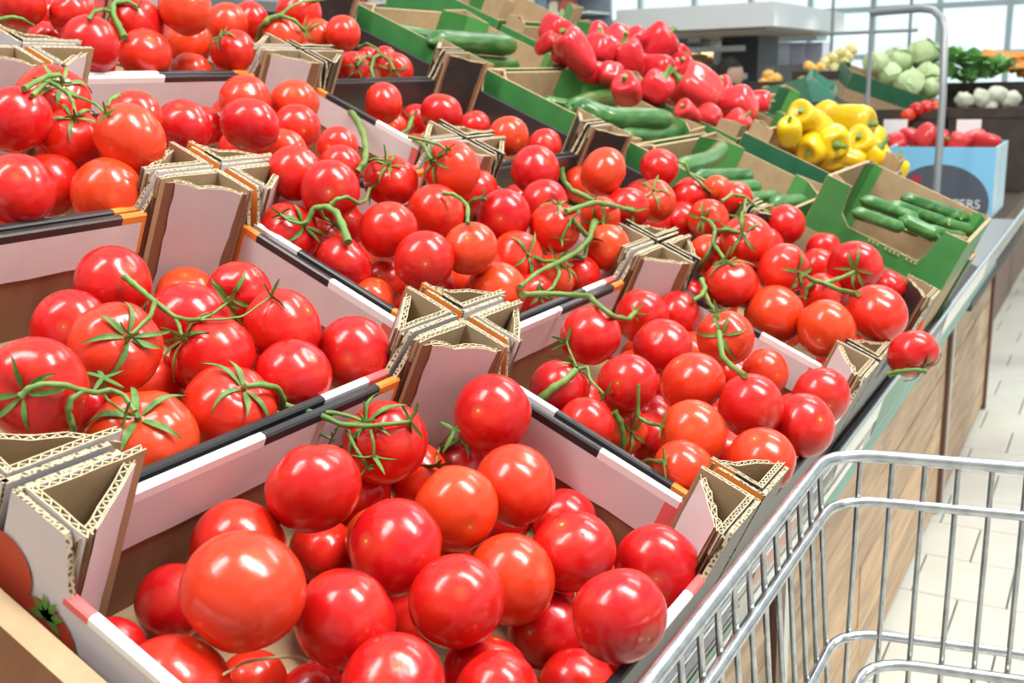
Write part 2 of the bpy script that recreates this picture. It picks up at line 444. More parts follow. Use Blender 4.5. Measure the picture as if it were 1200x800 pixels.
('F',1.0548,0.3447,0.0885,0.0190,0.40,0.91,0.11,0,'small red tomato, first from left, front row, far tray of the second row'),
('F',1.1818,0.3061,0.1233,0.0204,0.99,0.16,0.05,0,'small red tomato, fourth from left, second row, far tray of the second row'),
('F',1.1600,0.2716,0.1147,0.0235,0.23,0.07,-0.97,0,'glossy red tomato, fifth from left, second row, far tray of the second row'),
('I',0.8527,0.6345,0.2561,0.0260,-0.29,0.96,-0.04,0,'big glossy red tomato, first from left, back row, black-walled tray of the third row'),
('I',0.9249,0.5958,0.2391,0.0280,0.73,-0.07,0.68,0,'big glossy red tomato, third from left, back row, black-walled tray of the third row'),
('I',1.0600,0.6277,0.2183,0.0221,0.61,0.06,-0.79,0,'half-hidden red tomato, second from left, second row, black-walled tray of the third row'),
('I',0.9990,0.6875,0.2297,0.0217,0.98,0.02,0.18,0,'half-hidden red tomato, second from left, back row, black-walled tray of the third row'),
('I',0.9286,0.6776,0.2214,0.0196,0.71,0.66,-0.26,0,'small red tomato, first from left, second row, black-walled tray of the third row'),
('I',0.9691,0.5202,0.2082,0.0270,0.44,0.88,0.19,0,'big glossy red tomato, third from left, second row, black-walled tray of the third row'),
('I',1.0828,0.5269,0.1886,0.0242,0.68,0.67,-0.28,0,'glossy red tomato, second from left, front row, black-walled tray of the third row'),
('I',0.8279,0.6395,0.2075,0.0215,0.43,0.88,-0.21,0,'half-hidden red tomato, first from left, front row, black-walled tray of the third row'),
('K',0.5045,0.7472,0.3276,0.0290,0.99,0.15,0.07,0,'glossy red tomato, second from left, second row, top tray at the left'),
('K',0.5855,0.7594,0.3191,0.0282,0.32,0.70,-0.63,0,'glossy red tomato, third from left, second row, top tray at the left'),
('K',0.6442,0.7523,0.3687,0.0299,0.00,0.83,-0.56,0,'big glossy red tomato, fifth from left, back row, top tray at the left'),
('K',0.7068,0.8141,0.3347,0.0280,0.01,0.16,-0.99,0,'half-hidden red tomato, fourth from left, second row, top tray at the left'),
('K',0.7185,0.7558,0.3218,0.0277,-0.59,0.21,0.78,1,'red tomato with green calyx, fifth from left, second row, top tray at the left'),
('K',0.5408,0.8147,0.3608,0.0249,0.05,0.38,0.92,0,'glossy red tomato, third from left, back row, top tray at the left'),
('K',0.6102,0.7951,0.3530,0.0298,0.04,0.85,-0.52,0,'big glossy red tomato, fourth from left, back row, top tray at the left'),
('K',0.4951,0.8361,0.3714,0.0251,-0.13,0.77,0.63,0,'glossy red tomato, first from left, back row, top tray at the left'),
('K',0.6056,0.9430,0.3693,0.0203,0.82,0.57,0.08,0,'small red tomato, second from left, back row, top tray at the left'),
('K',0.6764,0.7836,0.2990,0.0243,0.52,0.09,0.85,0,'half-hidden red tomato, only one, front row, top tray at the left'),
('K',0.5458,0.8676,0.3362,0.0209,-0.33,0.75,0.57,0,'small red tomato, first from left, second row, top tray at the left'),
('K',0.7767,0.8170,0.3588,0.0260,0.44,0.89,-0.15,0,'half-hidden red tomato, sixth from left, back row, top tray at the left'),
('L',0.9066,0.7347,0.3467,0.0239,0.08,0.91,-0.40,0,'glossy red tomato, third from left, second row, black top tray by the cucumbers'),
('L',0.9596,0.7632,0.3020,0.0227,-0.59,-0.80,0.09,1,'red tomato with green calyx, second from left, third row, black top tray by the cucumbers'),
('L',1.0975,0.8403,0.3161,0.0210,-0.11,0.45,0.89,0,'small red tomato, third from left, third row, black top tray by the cucumbers'),
('L',1.0919,0.8024,0.3162,0.0194,0.38,0.79,-0.48,0,'small red tomato, fourth from left, third row, black top tray by the cucumbers'),
('L',1.0702,0.7691,0.2979,0.0267,-0.84,-0.54,0.04,1,'red tomato with green calyx, fifth from left, third row, black top tray by the cucumbers'),
('L',0.9692,0.7986,0.2934,0.0190,0.44,0.90,0.03,0,'small red tomato, first from left, third row, black top tray by the cucumbers'),
('L',1.0099,0.7889,0.2892,0.0190,0.77,0.56,-0.30,0,'small red tomato, only one, front row, black top tray by the cucumbers'),
('L',0.8822,0.8746,0.3678,0.0270,0.98,-0.18,-0.01,0,'big glossy red tomato, first from left, back row, black top tray by the cucumbers'),
('L',0.9199,0.8194,0.3777,0.0305,0.16,0.75,-0.64,0,'big glossy red tomato, second from left, back row, black top tray by the cucumbers'),
('L',0.8240,0.7654,0.3431,0.0274,-0.12,0.83,-0.55,0,'big glossy red tomato, first from left, second row, black top tray by the cucumbers'),
('L',0.9064,0.7814,0.3431,0.0255,-0.94,-0.03,0.34,1,'red tomato with green calyx, second from left, second row, black top tray by the cucumbers'),
('B',0.5345,0.1970,0.0644,0.0266,0.24,-0.16,-0.96,0,'glossy red tomato, first from left, back row, second front tray'),
('B',0.6855,0.2124,0.0504,0.0271,0.71,0.43,0.56,0,'big glossy red tomato, second from left, back row, second front tray'),
('B',0.5995,0.1566,0.0444,0.0262,0.73,-0.03,-0.68,0,'glossy red tomato, first from left, second row, second front tray'),
('B',0.7694,0.2056,0.0367,0.0244,0.04,0.86,-0.51,0,'half-hidden red tomato, third from left, back row, second front tray'),
('B',0.6897,0.1276,0.0350,0.0271,-0.93,-0.14,0.35,1,'red tomato with green calyx, fourth from left, back row, second front tray'),
('B',0.4807,0.1394,0.0432,0.0239,0.96,0.01,-0.26,0,'glossy red tomato, second from left, third row, second front tray'),
('B',0.5513,0.1104,0.0289,0.0275,0.42,-0.39,-0.82,0,'big glossy red tomato, third from left, third row, second front tray'),
('B',0.4638,0.1922,0.0349,0.0243,0.44,-0.46,0.77,1,'red tomato with green calyx, first from left, third row, second front tray'),
('B',0.5421,0.0556,0.0174,0.0265,0.43,0.89,-0.14,0,'glossy red tomato, fifth from left, fourth row, second front tray'),
('B',0.7432,0.1028,-0.0107,0.0240,0.61,0.78,-0.16,0,'half-hidden red tomato, second from left, second row, second front tray'),
('B',0.6595,0.0275,-0.0033,0.0262,0.82,0.56,0.06,0,'glossy red tomato, fifth from left, third row, second front tray'),
('B',0.5707,0.0198,-0.0023,0.0262,0.52,0.72,-0.47,0,'glossy red tomato, sixth from left, fourth row, second front tray'),
('B',0.4287,0.1518,0.0205,0.0224,0.94,0.32,-0.15,0,'glossy red tomato, first from left, fourth row, second front tray'),
('B',0.4880,0.1486,0.0009,0.0224,-0.52,-0.85,0.11,1,'red tomato with green calyx, second from left, fourth row, second front tray'),
('B',0.4776,0.0824,0.0099,0.0260,0.87,0.19,-0.46,0,'glossy red tomato, third from left, fourth row, second front tray'),
('B',0.5245,0.1348,-0.0174,0.0231,0.61,-0.44,0.66,0,'half-hidden red tomato, second from left, fifth row, second front tray'),
('B',0.4336,0.0722,-0.0032,0.0235,-0.11,0.57,-0.81,0,'glossy red tomato, only one, front row, second front tray'),
('B',0.4809,0.0288,-0.0040,0.0260,0.45,-0.13,-0.88,0,'glossy red tomato, third from left, fifth row, second front tray'),
('B',0.7714,0.1461,-0.0255,0.0223,0.91,-0.35,0.20,0,'half-hidden red tomato, fourth from left, third row, second front tray'),
('B',0.5385,0.1563,-0.0484,0.0194,0.93,-0.15,-0.34,0,'small red tomato, first from left, fifth row, second front tray'),
('B',0.6962,0.1366,-0.0490,0.0203,0.78,0.05,-0.63,0,'small red tomato, fourth from left, fourth row, second front tray'),
('C',0.9041,0.1753,0.0955,0.0301,-0.88,-0.10,0.46,1,'red tomato with green calyx, first from left, back row, third front tray with dark end'),
('C',0.8267,0.1681,0.0613,0.0286,-0.19,0.10,0.98,1,'red tomato with green calyx, second from left, third row, third front tray with dark end'),
('C',0.9161,0.2226,0.0743,0.0260,-0.01,0.75,-0.66,0,'half-hidden red tomato, first from left, second row, third front tray with dark end'),
('C',1.1727,0.2064,0.0781,0.0280,0.74,0.13,0.66,0,'glossy red tomato, third from left, back row, third front tray with dark end'),
('C',1.1171,0.2199,0.0550,0.0285,0.96,0.02,-0.26,0,'half-hidden red tomato, second from left, back row, third front tray with dark end'),
('C',0.8872,0.1286,0.0688,0.0294,-0.45,-0.89,-0.00,1,'red tomato with green calyx, second from left, second row, third front tray with dark end'),
('C',0.8372,0.1234,0.0271,0.0322,0.80,-0.58,0.15,0,'big glossy red tomato, first from left, fourth row, third front tray with dark end'),
('C',0.8240,0.0635,0.0204,0.0302,0.97,-0.04,0.23,0,'glossy red tomato, second from left, fourth row, third front tray with dark end'),
('C',1.0635,0.0869,0.0456,0.0327,-0.98,-0.21,0.04,1,'red tomato with green calyx, fifth from left, second row, third front tray with dark end'),
('C',0.8885,0.0251,0.0279,0.0321,0.40,0.41,-0.82,0,'big glossy red tomato, third from left, fourth row, third front tray with dark end'),
('C',1.1332,0.1495,0.0314,0.0248,0.59,0.66,0.47,0,'half-hidden red tomato, third from left, second row, third front tray with dark end'),
('C',1.1754,0.1527,0.0477,0.0231,0.92,0.18,0.34,0,'small red tomato, fourth from left, second row, third front tray with dark end'),
('C',1.0295,0.1190,0.0151,0.0262,0.24,0.89,-0.38,0,'half-hidden red tomato, third from left, third row, third front tray with dark end'),
('C',1.1752,0.0637,0.0037,0.0214,0.01,0.66,-0.75,0,'small red tomato, fourth from left, third row, third front tray with dark end'),
('C',1.1737,0.0392,-0.0436,0.0203,0.91,-0.02,-0.41,0,'small red tomato, fourth from left, fourth row, third front tray with dark end'),
('C',0.8264,-0.0225,0.0030,0.0250,-0.52,-0.66,-0.54,1,'red tomato with green calyx, only one, front row, third front tray with dark end'),
('C',0.9904,0.2326,-0.0003,0.0214,0.67,0.02,0.74,0,'small red tomato, first from left, third row, third front tray with dark end'),
]
DEEP_TOMATOES = [
('A',0.3018,0.1289,-0.0535,0.0258),
('A',0.2639,0.1840,-0.0207,0.0259),
('A',0.1736,0.1857,-0.0268,0.0266),
('A',0.0357,0.1070,-0.0625,0.0268),
('A',0.1098,0.0825,-0.0754,0.0252),
('A',0.3003,0.0746,-0.0787,0.0255),
('A',0.2655,0.2507,0.0036,0.0274),
('A',0.0665,0.1422,-0.0473,0.0260),
('A',0.3490,0.1841,-0.0266,0.0275),
('A',0.2204,0.1911,0.0003,0.0264),
('A',0.3500,0.0918,-0.0687,0.0274),
('A',0.1432,0.1375,-0.0502,0.0253),
('B',0.6138,0.1717,-0.0336,0.0262),
('B',0.6511,0.2057,-0.0025,0.0255),
('B',0.6858,0.0549,-0.0367,0.0271),
('B',0.4514,0.1375,-0.0496,0.0258),
('B',0.4719,0.2195,-0.0108,0.0271),
('B',0.5933,0.0933,-0.0484,0.0256),
('B',0.5200,0.0725,-0.0772,0.0277),
('B',0.5616,0.2228,-0.0094,0.0270),
('B',0.6926,0.1780,-0.0316,0.0254),
('B',0.7350,0.2293,-0.0075,0.0261),
('B',0.7438,0.1793,-0.0025,0.0273),
('B',0.5101,0.1868,-0.0272,0.0258),
('C',0.8811,0.1034,-0.0598,0.0259),
('C',1.1433,0.1529,-0.0399,0.0283),
('C',1.1387,0.2277,-0.0026,0.0285),
('C',1.0627,0.0987,-0.0645,0.0284),
('C',1.0461,0.1888,-0.0004,0.0272),
('C',1.0832,0.1199,-0.0068,0.0252),
('C',0.9287,0.1670,-0.0332,0.0286),
('C',0.8677,0.2299,0.0325,0.0255),
('C',0.8573,0.1646,-0.0342,0.0286),
('C',1.1182,0.0736,-0.0765,0.0279),
('C',1.0100,0.0936,-0.0701,0.0254),
('C',0.9864,0.1512,-0.0199,0.0262),
('D',0.3579,0.4011,0.0720,0.0272),
('D',0.0924,0.4402,0.0891,0.0266),
('D',0.1094,0.4372,0.1381,0.0278),
('D',0.3030,0.4079,0.0731,0.0253),
('D',0.2640,0.4823,0.1098,0.0279),
('D',0.0584,0.4575,0.1280,0.0282),
('D',0.2117,0.4611,0.1002,0.0279),
('D',0.1950,0.3363,0.0409,0.0258),
('D',0.2525,0.3757,0.0609,0.0276),
('E',0.4573,0.3902,0.0653,0.0256),
('E',0.5722,0.4771,0.1060,0.0266),
('E',0.7479,0.3624,0.0561,0.0287),
('E',0.6011,0.3605,0.0671,0.0269),
('E',0.6609,0.3838,0.0654,0.0284),
('E',0.4909,0.3349,0.0404,0.0259),
('E',0.6547,0.4239,0.1100,0.0277),
('E',0.4432,0.4666,0.1027,0.0280),
('E',0.6221,0.4873,0.1126,0.0284),
('E',0.6895,0.3824,0.1118,0.0269),
('E',0.5187,0.4671,0.1008,0.0260),
('E',0.7358,0.4821,0.1081,0.0264),
('F',1.1256,0.3547,0.0515,0.0278),
('F',1.1154,0.3897,0.1149,0.0275),
('F',0.8864,0.4622,0.1305,0.0254),
('F',0.8385,0.3650,0.0532,0.0250),
('F',0.8668,0.3248,0.0386,0.0284),
('F',0.8712,0.4249,0.0832,0.0275),
('F',1.0415,0.3991,0.1128,0.0277),
('F',1.1073,0.4824,0.1332,0.0255),
('G',0.1584,0.6412,0.1855,0.0253),
('G',0.1031,0.7004,0.2081,0.0269),
('G',0.0554,0.6029,0.1619,0.0253),
('G',0.1861,0.5591,0.1446,0.0277),
('G',0.2381,0.6050,0.1652,0.0275),
('G',0.2422,0.6729,0.2096,0.0256),
('G',0.3081,0.7085,0.2130,0.0280),
('G',0.1831,0.6581,0.2328,0.0271),
('H',0.6902,0.6138,0.1680,0.0263),
('H',0.5387,0.6747,0.1954,0.0261),
('H',0.7266,0.7027,0.2216,0.0287),
('H',0.4764,0.6878,0.2010,0.0257),
('H',0.6098,0.6407,0.2030,0.0274),
('H',0.5422,0.5608,0.1465,0.0288),
('H',0.4677,0.6336,0.1875,0.0284),
('H',0.6555,0.7038,0.2489,0.0268),
('H',0.6286,0.6051,0.1644,0.0267),
('I',0.9172,0.5931,0.1599,0.0275),
('I',1.0108,0.6584,0.1882,0.0262),
('I',1.1613,0.6961,0.2043,0.0253),
('I',0.9307,0.6459,0.1855,0.0289),
('I',0.9824,0.6220,0.1703,0.0251),
('I',0.9583,0.5686,0.1461,0.0252),
('K',0.5676,0.9239,0.3203,0.0277),
('K',0.4460,0.8739,0.2852,0.0251),
('K',0.6898,0.8787,0.2911,0.0285),
('K',0.6149,0.8820,0.3096,0.0267),
('K',0.5074,0.8365,0.2798,0.0283),
('K',0.4720,0.7771,0.2794,0.0261),
('K',0.5729,0.8486,0.2752,0.0265),
('K',0.4906,0.9347,0.3170,0.0288),
('L',0.9520,0.8869,0.3287,0.0280),
('L',0.9595,0.8406,0.2736,0.0283),
('L',1.0875,0.9706,0.3300,0.0258),
('L',1.0315,0.9537,0.3633,0.0252),
('L',0.8564,0.8648,0.3135,0.0275),
]
VINES = [
('thick green vine arching from a cut tip over the second-row left tray',[[(0.2133,0.3944,0.1591,0.0023),(0.2143,0.3915,0.1565,0.0023),(0.2152,0.3883,0.1539,0.0022),(0.2162,0.3842,0.1505,0.0021),(0.2168,0.3796,0.1472,0.0020),(0.2164,0.3750,0.1449,0.0020),(0.2155,0.3698,0.1429,0.0019),(0.2161,0.3615,0.1381,0.0018),(0.2163,0.3528,0.1336,0.0017),(0.2155,0.3453,0.1332,0.0016),(0.2144,0.3376,0.1329,0.0016),(0.2129,0.3305,0.1342,0.0015),(0.2136,0.3258,0.1347,0.0014)],
 [(0.2196,0.3736,0.1418,0.0017),(0.1903,0.3437,0.1450,0.0016),(0.1612,0.3137,0.1487,0.0014),(0.1537,0.3097,0.1477,0.0013),(0.1484,0.3081,0.1461,0.0012),(0.1437,0.3074,0.1441,0.0011),(0.1396,0.3074,0.1419,0.0010)],
 [(0.2188,0.3556,0.1328,0.0017),(0.2142,0.3489,0.1311,0.0016),(0.2095,0.3423,0.1295,0.0014),(0.2044,0.3361,0.1277,0.0013),(0.2005,0.3312,0.1256,0.0011)],
 [(0.2138,0.3260,0.1347,0.0011),(0.2189,0.3256,0.1357,0.0011),(0.2308,0.3321,0.1347,0.0010),(0.2435,0.3382,0.1352,0.0010),(0.2563,0.3441,0.1358,0.0009)],
 [(0.2131,0.3253,0.1343,0.0008),(0.2169,0.3192,0.1343,0.0008),(0.2231,0.3155,0.1336,0.0008),(0.2322,0.3156,0.1329,0.0007),(0.2412,0.3154,0.1323,0.0007),(0.2533,0.3134,0.1368,0.0006),(0.2653,0.3110,0.1415,0.0006)]]),
('green vine curling between two calyxes above the torn near corner post',[[(0.0574,0.2989,0.1283,0.0018),(0.0592,0.2975,0.1301,0.0018),(0.0611,0.2963,0.1319,0.0017),(0.0639,0.2943,0.1325,0.0017),(0.0669,0.2927,0.1331,0.0017),(0.0714,0.2904,0.1319,0.0017),(0.0767,0.2889,0.1305,0.0017),(0.0812,0.2882,0.1279,0.0016),(0.0866,0.2886,0.1250,0.0016),(0.0921,0.2898,0.1227,0.0016),(0.0973,0.2907,0.1204,0.0016),(0.1025,0.2907,0.1198,0.0016),(0.1068,0.2896,0.1195,0.0016),(0.1092,0.2876,0.1176,0.0015),(0.1108,0.2845,0.1160,0.0015),(0.1105,0.2804,0.1119,0.0015),(0.1099,0.2759,0.1079,0.0014)],
 [(0.0872,0.2887,0.1244,0.0016),(0.0828,0.2879,0.1233,0.0017),(0.0790,0.2879,0.1219,0.0017),(0.0780,0.2882,0.1188,0.0018),(0.0773,0.2890,0.1156,0.0018),(0.0794,0.2908,0.1104,0.0019),(0.0832,0.2949,0.1043,0.0020),(0.1185,0.3419,0.0823,0.0022),(0.1536,0.3886,0.0595,0.0025)],
 [(0.1292,0.3233,0.1088,0.0013),(0.1266,0.3197,0.1142,0.0013),(0.1251,0.3176,0.1190,0.0013)],
 [(0.1300,0.3260,0.1072,0.0010),(0.1201,0.3111,0.1092,0.0009),(0.1101,0.2962,0.1113,0.0008),(0.1075,0.2866,0.1097,0.0008),(0.1071,0.2797,0.1072,0.0007)]]),
('long green vine bridging the printed lip into the nearest tray',[[(0.1856,0.2653,0.1040,0.0016),(0.1901,0.2636,0.1033,0.0017),(0.1956,0.2628,0.1022,0.0018),(0.2032,0.2629,0.0994,0.0019),(0.2107,0.2629,0.0965,0.0020),(0.2154,0.2650,0.0917,0.0022),(0.2199,0.2670,0.0868,0.0023),(0.2232,0.2700,0.0820,0.0024),(0.2264,0.2729,0.0772,0.0025)],
 [(0.2251,0.2715,0.0801,0.0025),(0.2273,0.2670,0.0783,0.0024),(0.2292,0.2624,0.0766,0.0023),(0.2316,0.2567,0.0753,0.0022),(0.2336,0.2506,0.0740,0.0021),(0.2356,0.2426,0.0711,0.0020),(0.2371,0.2343,0.0683,0.0019),(0.2393,0.2256,0.0682,0.0018),(0.2412,0.2168,0.0683,0.0017),(0.2438,0.2102,0.0690,0.0016),(0.2478,0.2047,0.0692,0.0016),(0.2534,0.2003,0.0690,0.0015),(0.2608,0.1972,0.0681,0.0014)],
 [(0.2341,0.2667,0.0741,0.0014),(0.2342,0.2647,0.0699,0.0013),(0.2344,0.2627,0.0657,0.0012),(0.2365,0.2587,0.0621,0.0011),(0.2386,0.2546,0.0585,0.0010),(0.2406,0.2514,0.0566,0.0009),(0.2426,0.2482,0.0546,0.0008)],
 [(0.2365,0.2529,0.0746,0.0017),(0.2390,0.2468,0.0741,0.0016),(0.2414,0.2407,0.0737,0.0015),(0.2424,0.2356,0.0729,0.0014),(0.2432,0.2303,0.0722,0.0013),(0.2433,0.2254,0.0711,0.0012),(0.2433,0.2203,0.0701,0.0011)],
 [(0.2407,0.2320,0.0629,0.0014),(0.2373,0.2272,0.0596,0.0013),(0.2355,0.2236,0.0558,0.0013),(0.2346,0.2198,0.0520,0.0012),(0.2347,0.2168,0.0478,0.0012),(0.2352,0.2153,0.0450,0.0011),(0.2360,0.2141,0.0420,0.0011)],
 [(0.2407,0.2139,0.0660,0.0011),(0.2391,0.2116,0.0622,0.0010),(0.2381,0.2098,0.0582,0.0010),(0.2372,0.2094,0.0542,0.0009),(0.2368,0.2094,0.0500,0.0008)]]),
('short dark green stem stub against the white corner post',[[(0.3624,0.2259,0.0193,0.0019),(0.3583,0.2279,0.0179,0.0017),(0.3554,0.2307,0.0160,0.0014),(0.3554,0.2345,0.0151,0.0012),(0.3565,0.2391,0.0137,0.0010)],
 [(0.3565,0.2391,0.0137,0.0010),(0.3086,0.2081,0.0308,0.0008),(0.3040,0.2062,0.0298,0.0007),(0.3001,0.2042,0.0273,0.0007),(0.2972,0.2028,0.0244,0.0006)],
 [(0.3577,0.2399,0.0139,0.0006),(0.3509,0.2317,0.0213,0.0006),(0.3440,0.2235,0.0287,0.0005),(0.3365,0.2151,0.0345,0.0004),(0.3288,0.2067,0.0403,0.0003)]]),
('thin dry yellowish stem lying low among the nearest tomatoes',[[(0.0374,0.1502,0.0179,0.0006),(0.0470,0.1536,0.0147,0.0006),(0.0573,0.1574,0.0113,0.0007),(0.0659,0.1603,0.0071,0.0008),(0.0735,0.1619,0.0039,0.0008),(0.0806,0.1602,0.0014,0.0009),(0.0861,0.1567,0.0002,0.0009),(0.0880,0.1536,-0.0002,0.0010),(0.0887,0.1493,0.0003,0.0010),(0.0876,0.1451,0.0008,0.0010),(0.0862,0.1405,0.0015,0.0011)]]),
('stout green vine hooked over the middle tray tomatoes beside the black lip',[[(0.4203,0.3641,0.1539,0.0036),(0.4254,0.3703,0.1597,0.0034),(0.4301,0.3762,0.1656,0.0033),(0.4335,0.3821,0.1707,0.0032),(0.4361,0.3873,0.1760,0.0031),(0.4364,0.3929,0.1783,0.0029),(0.4360,0.3978,0.1807,0.0028),(0.4339,0.4027,0.1800,0.0026),(0.4314,0.4072,0.1794,0.0025),(0.4293,0.4097,0.1738,0.0023),(0.4270,0.4120,0.1681,0.0022)],
 [(0.4403,0.3977,0.1802,0.0022),(0.4414,0.3947,0.1831,0.0021),(0.4431,0.3921,0.1859,0.0020),(0.4466,0.3893,0.1867,0.0020),(0.4509,0.3871,0.1874,0.0019),(0.4575,0.3860,0.1842,0.0018),(0.4680,0.3879,0.1804,0.0018),(0.4900,0.4009,0.1787,0.0018),(0.5119,0.4137,0.1770,0.0017),(0.5337,0.4273,0.1798,0.0017),(0.5554,0.4408,0.1829,0.0016)],
 [(0.4319,0.4123,0.1690,0.0018),(0.4256,0.4127,0.1683,0.0017),(0.4206,0.4141,0.1674,0.0016),(0.4173,0.4168,0.1688,0.0015),(0.4145,0.4200,0.1701,0.0013),(0.4133,0.4242,0.1730,0.0012),(0.4129,0.4292,0.1757,0.0011)],
 [(0.4376,0.4067,0.1788,0.0015),(0.4405,0.4067,0.1744,0.0014),(0.4448,0.4077,0.1698,0.0013),(0.4506,0.4071,0.1665,0.0012),(0.4854,0.4297,0.1585,0.0012)]]),
('branching vine rising from the black lip to the middle tray',[[(0.7955,0.6437,0.2477,0.0042),(0.7826,0.6296,0.2436,0.0041),(0.7667,0.6132,0.2396,0.0040),(0.7452,0.5924,0.2317,0.0039),(0.7160,0.5660,0.2246,0.0037),(0.6768,0.5351,0.2186,0.0035),(0.6293,0.4981,0.2139,0.0033),(0.5742,0.4580,0.2122,0.0031),(0.5157,0.4150,0.2116,0.0028),(0.5069,0.4125,0.2081,0.0028),(0.5024,0.4132,0.2043,0.0027)],
 [(0.8024,0.6292,0.2133,0.0032),(0.8070,0.6216,0.2136,0.0031),(0.8145,0.6160,0.2137,0.0030),(0.8315,0.6153,0.2143,0.0030),(0.8629,0.6245,0.2140,0.0030),(0.8922,0.6362,0.2167,0.0030),(0.9212,0.6473,0.2195,0.0030),(0.9475,0.6617,0.2261,0.0030),(0.9736,0.6757,0.2331,0.0030)],
 [(0.9141,0.6596,0.2098,0.0034),(0.8530,0.6038,0.2125,0.0031),(0.7912,0.5489,0.2154,0.0027),(0.7266,0.4977,0.2157,0.0024),(0.6616,0.4471,0.2165,0.0021),(0.5949,0.3984,0.2147,0.0018),(0.5881,0.3902,0.2088,0.0016)],
 [(0.5821,0.4116,0.2308,0.0016),(0.5862,0.4037,0.2286,0.0016),(0.5901,0.3956,0.2264,0.0015),(0.5923,0.3898,0.2243,0.0014),(0.5944,0.3839,0.2222,0.0014),(0.5949,0.3800,0.2197,0.0013),(0.5954,0.3760,0.2173,0.0012)],
 [(0.5642,0.4508,0.2073,0.0017),(0.5646,0.4448,0.2090,0.0016),(0.5651,0.4389,0.2107,0.0014),(0.5652,0.4330,0.2099,0.0013),(0.5659,0.4275,0.2092,0.0012)]]),
('short forked green stem in the middle of the heaped tray',[[(0.5519,0.3544,0.1816,0.0020),(0.5536,0.3495,0.1808,0.0020),(0.5544,0.3440,0.1801,0.0020),(0.5521,0.3385,0.1782,0.0020),(0.5472,0.3313,0.1766,0.0019),(0.5384,0.3227,0.1748,0.0019),(0.5263,0.3122,0.1734,0.0019),(0.5096,0.3021,0.1682,0.0019),(0.4914,0.2911,0.1636,0.0018)],
 [(0.7295,0.4385,0.1479,0.0024),(0.7066,0.4198,0.1543,0.0022),(0.6833,0.4011,0.1606,0.0020),(0.6598,0.3815,0.1646,0.0019),(0.6360,0.3620,0.1686,0.0017)]]),
('long knobbly vine sprawling over the middle tray beside the corner post',[[(0.5189,0.2572,0.1064,0.0019),(0.5490,0.2638,0.1076,0.0020),(0.5785,0.2694,0.1093,0.0022),(0.6061,0.2736,0.1089,0.0024),(0.6318,0.2763,0.1091,0.0026),(0.6552,0.2782,0.1104,0.0027),(0.6765,0.2788,0.1123,0.0029),(0.6949,0.2810,0.1159,0.0031),(0.7121,0.2824,0.1200,0.0033),(0.7277,0.2863,0.1266,0.0034),(0.7518,0.2941,0.1322,0.0036)],
 [(0.7226,0.2873,0.1201,0.0027),(0.7018,0.2832,0.1284,0.0026),(0.6810,0.2788,0.1366,0.0026),(0.6767,0.2804,0.1413,0.0026),(0.6742,0.2829,0.1458,0.0026)],
 [(0.6725,0.2886,0.1526,0.0026),(0.6843,0.2864,0.1538,0.0026),(0.7022,0.2869,0.1543,0.0026),(0.7196,0.2870,0.1546,0.0026),(0.7363,0.2866,0.1549,0.0027),(0.7526,0.2839,0.1514,0.0027),(0.7686,0.2807,0.1479,0.0027),(0.8153,0.2899,0.1395,0.0029),(0.8623,0.2982,0.1309,0.0030)],
 [(0.7568,0.3353,0.1886,0.0028),(0.7563,0.3336,0.1814,0.0028),(0.7557,0.3319,0.1742,0.0029),(0.7564,0.3277,0.1692,0.0029),(0.7568,0.3234,0.1643,0.0030),(0.7582,0.3170,0.1616,0.0030),(0.7593,0.3104,0.1589,0.0031),(0.7597,0.3046,0.1559,0.0031),(0.7600,0.2987,0.1528,0.0032)],
 [(0.5203,0.2557,0.0995,0.0026),(0.5385,0.2545,0.0966,0.0026),(0.5546,0.2519,0.0942,0.0026),(0.5663,0.2467,0.0920,0.0026),(0.5722,0.2385,0.0911,0.0026),(0.5717,0.2271,0.0913,0.0026),(0.5648,0.2128,0.0929,0.0025),(0.5501,0.2009,0.0924,0.0024),(0.5327,0.1879,0.0927,0.0023),(0.5300,0.1803,0.0893,0.0023),(0.5321,0.1749,0.0849,0.0023),(0.5633,0.1816,0.0765,0.0023),(0.5944,0.1877,0.0680,0.0024),(0.6247,0.1974,0.0641,0.0024),(0.6547,0.2067,0.0606,0.0025)],
 [(0.6150,0.2952,0.1156,0.0021),(0.6204,0.2930,0.1129,0.0020),(0.6284,0.2922,0.1096,0.0019),(0.6393,0.2904,0.1079,0.0018),(0.6503,0.2885,0.1063,0.0017)],
 [(0.6496,0.2863,0.1049,0.0021),(0.6401,0.2811,0.1008,0.0020),(0.6305,0.2758,0.0968,0.0019),(0.6194,0.2734,0.0931,0.0018),(0.6082,0.2709,0.0894,0.0018),(0.6018,0.2713,0.0877,0.0017),(0.5972,0.2726,0.0856,0.0016)],
 [(0.7052,0.2968,0.1025,0.0022),(0.7052,0.2905,0.1020,0.0021),(0.7076,0.2853,0.1010,0.0021),(0.7116,0.2857,0.1066,0.0020),(0.7155,0.2860,0.1122,0.0019),(0.7188,0.2866,0.1153,0.0019),(0.7220,0.2871,0.1184,0.0018)],
 [(0.6750,0.2833,0.1457,0.0017),(0.6704,0.2839,0.1411,0.0016),(0.6672,0.2853,0.1364,0.0015),(0.6652,0.2872,0.1314,0.0014),(0.6643,0.2896,0.1263,0.0013)],
 [(0.7616,0.2915,0.1511,0.0018),(0.7592,0.2884,0.1460,0.0017),(0.7584,0.2861,0.1408,0.0016),(0.7572,0.2866,0.1363,0.0015),(0.7568,0.2874,0.1318,0.0014)]]),
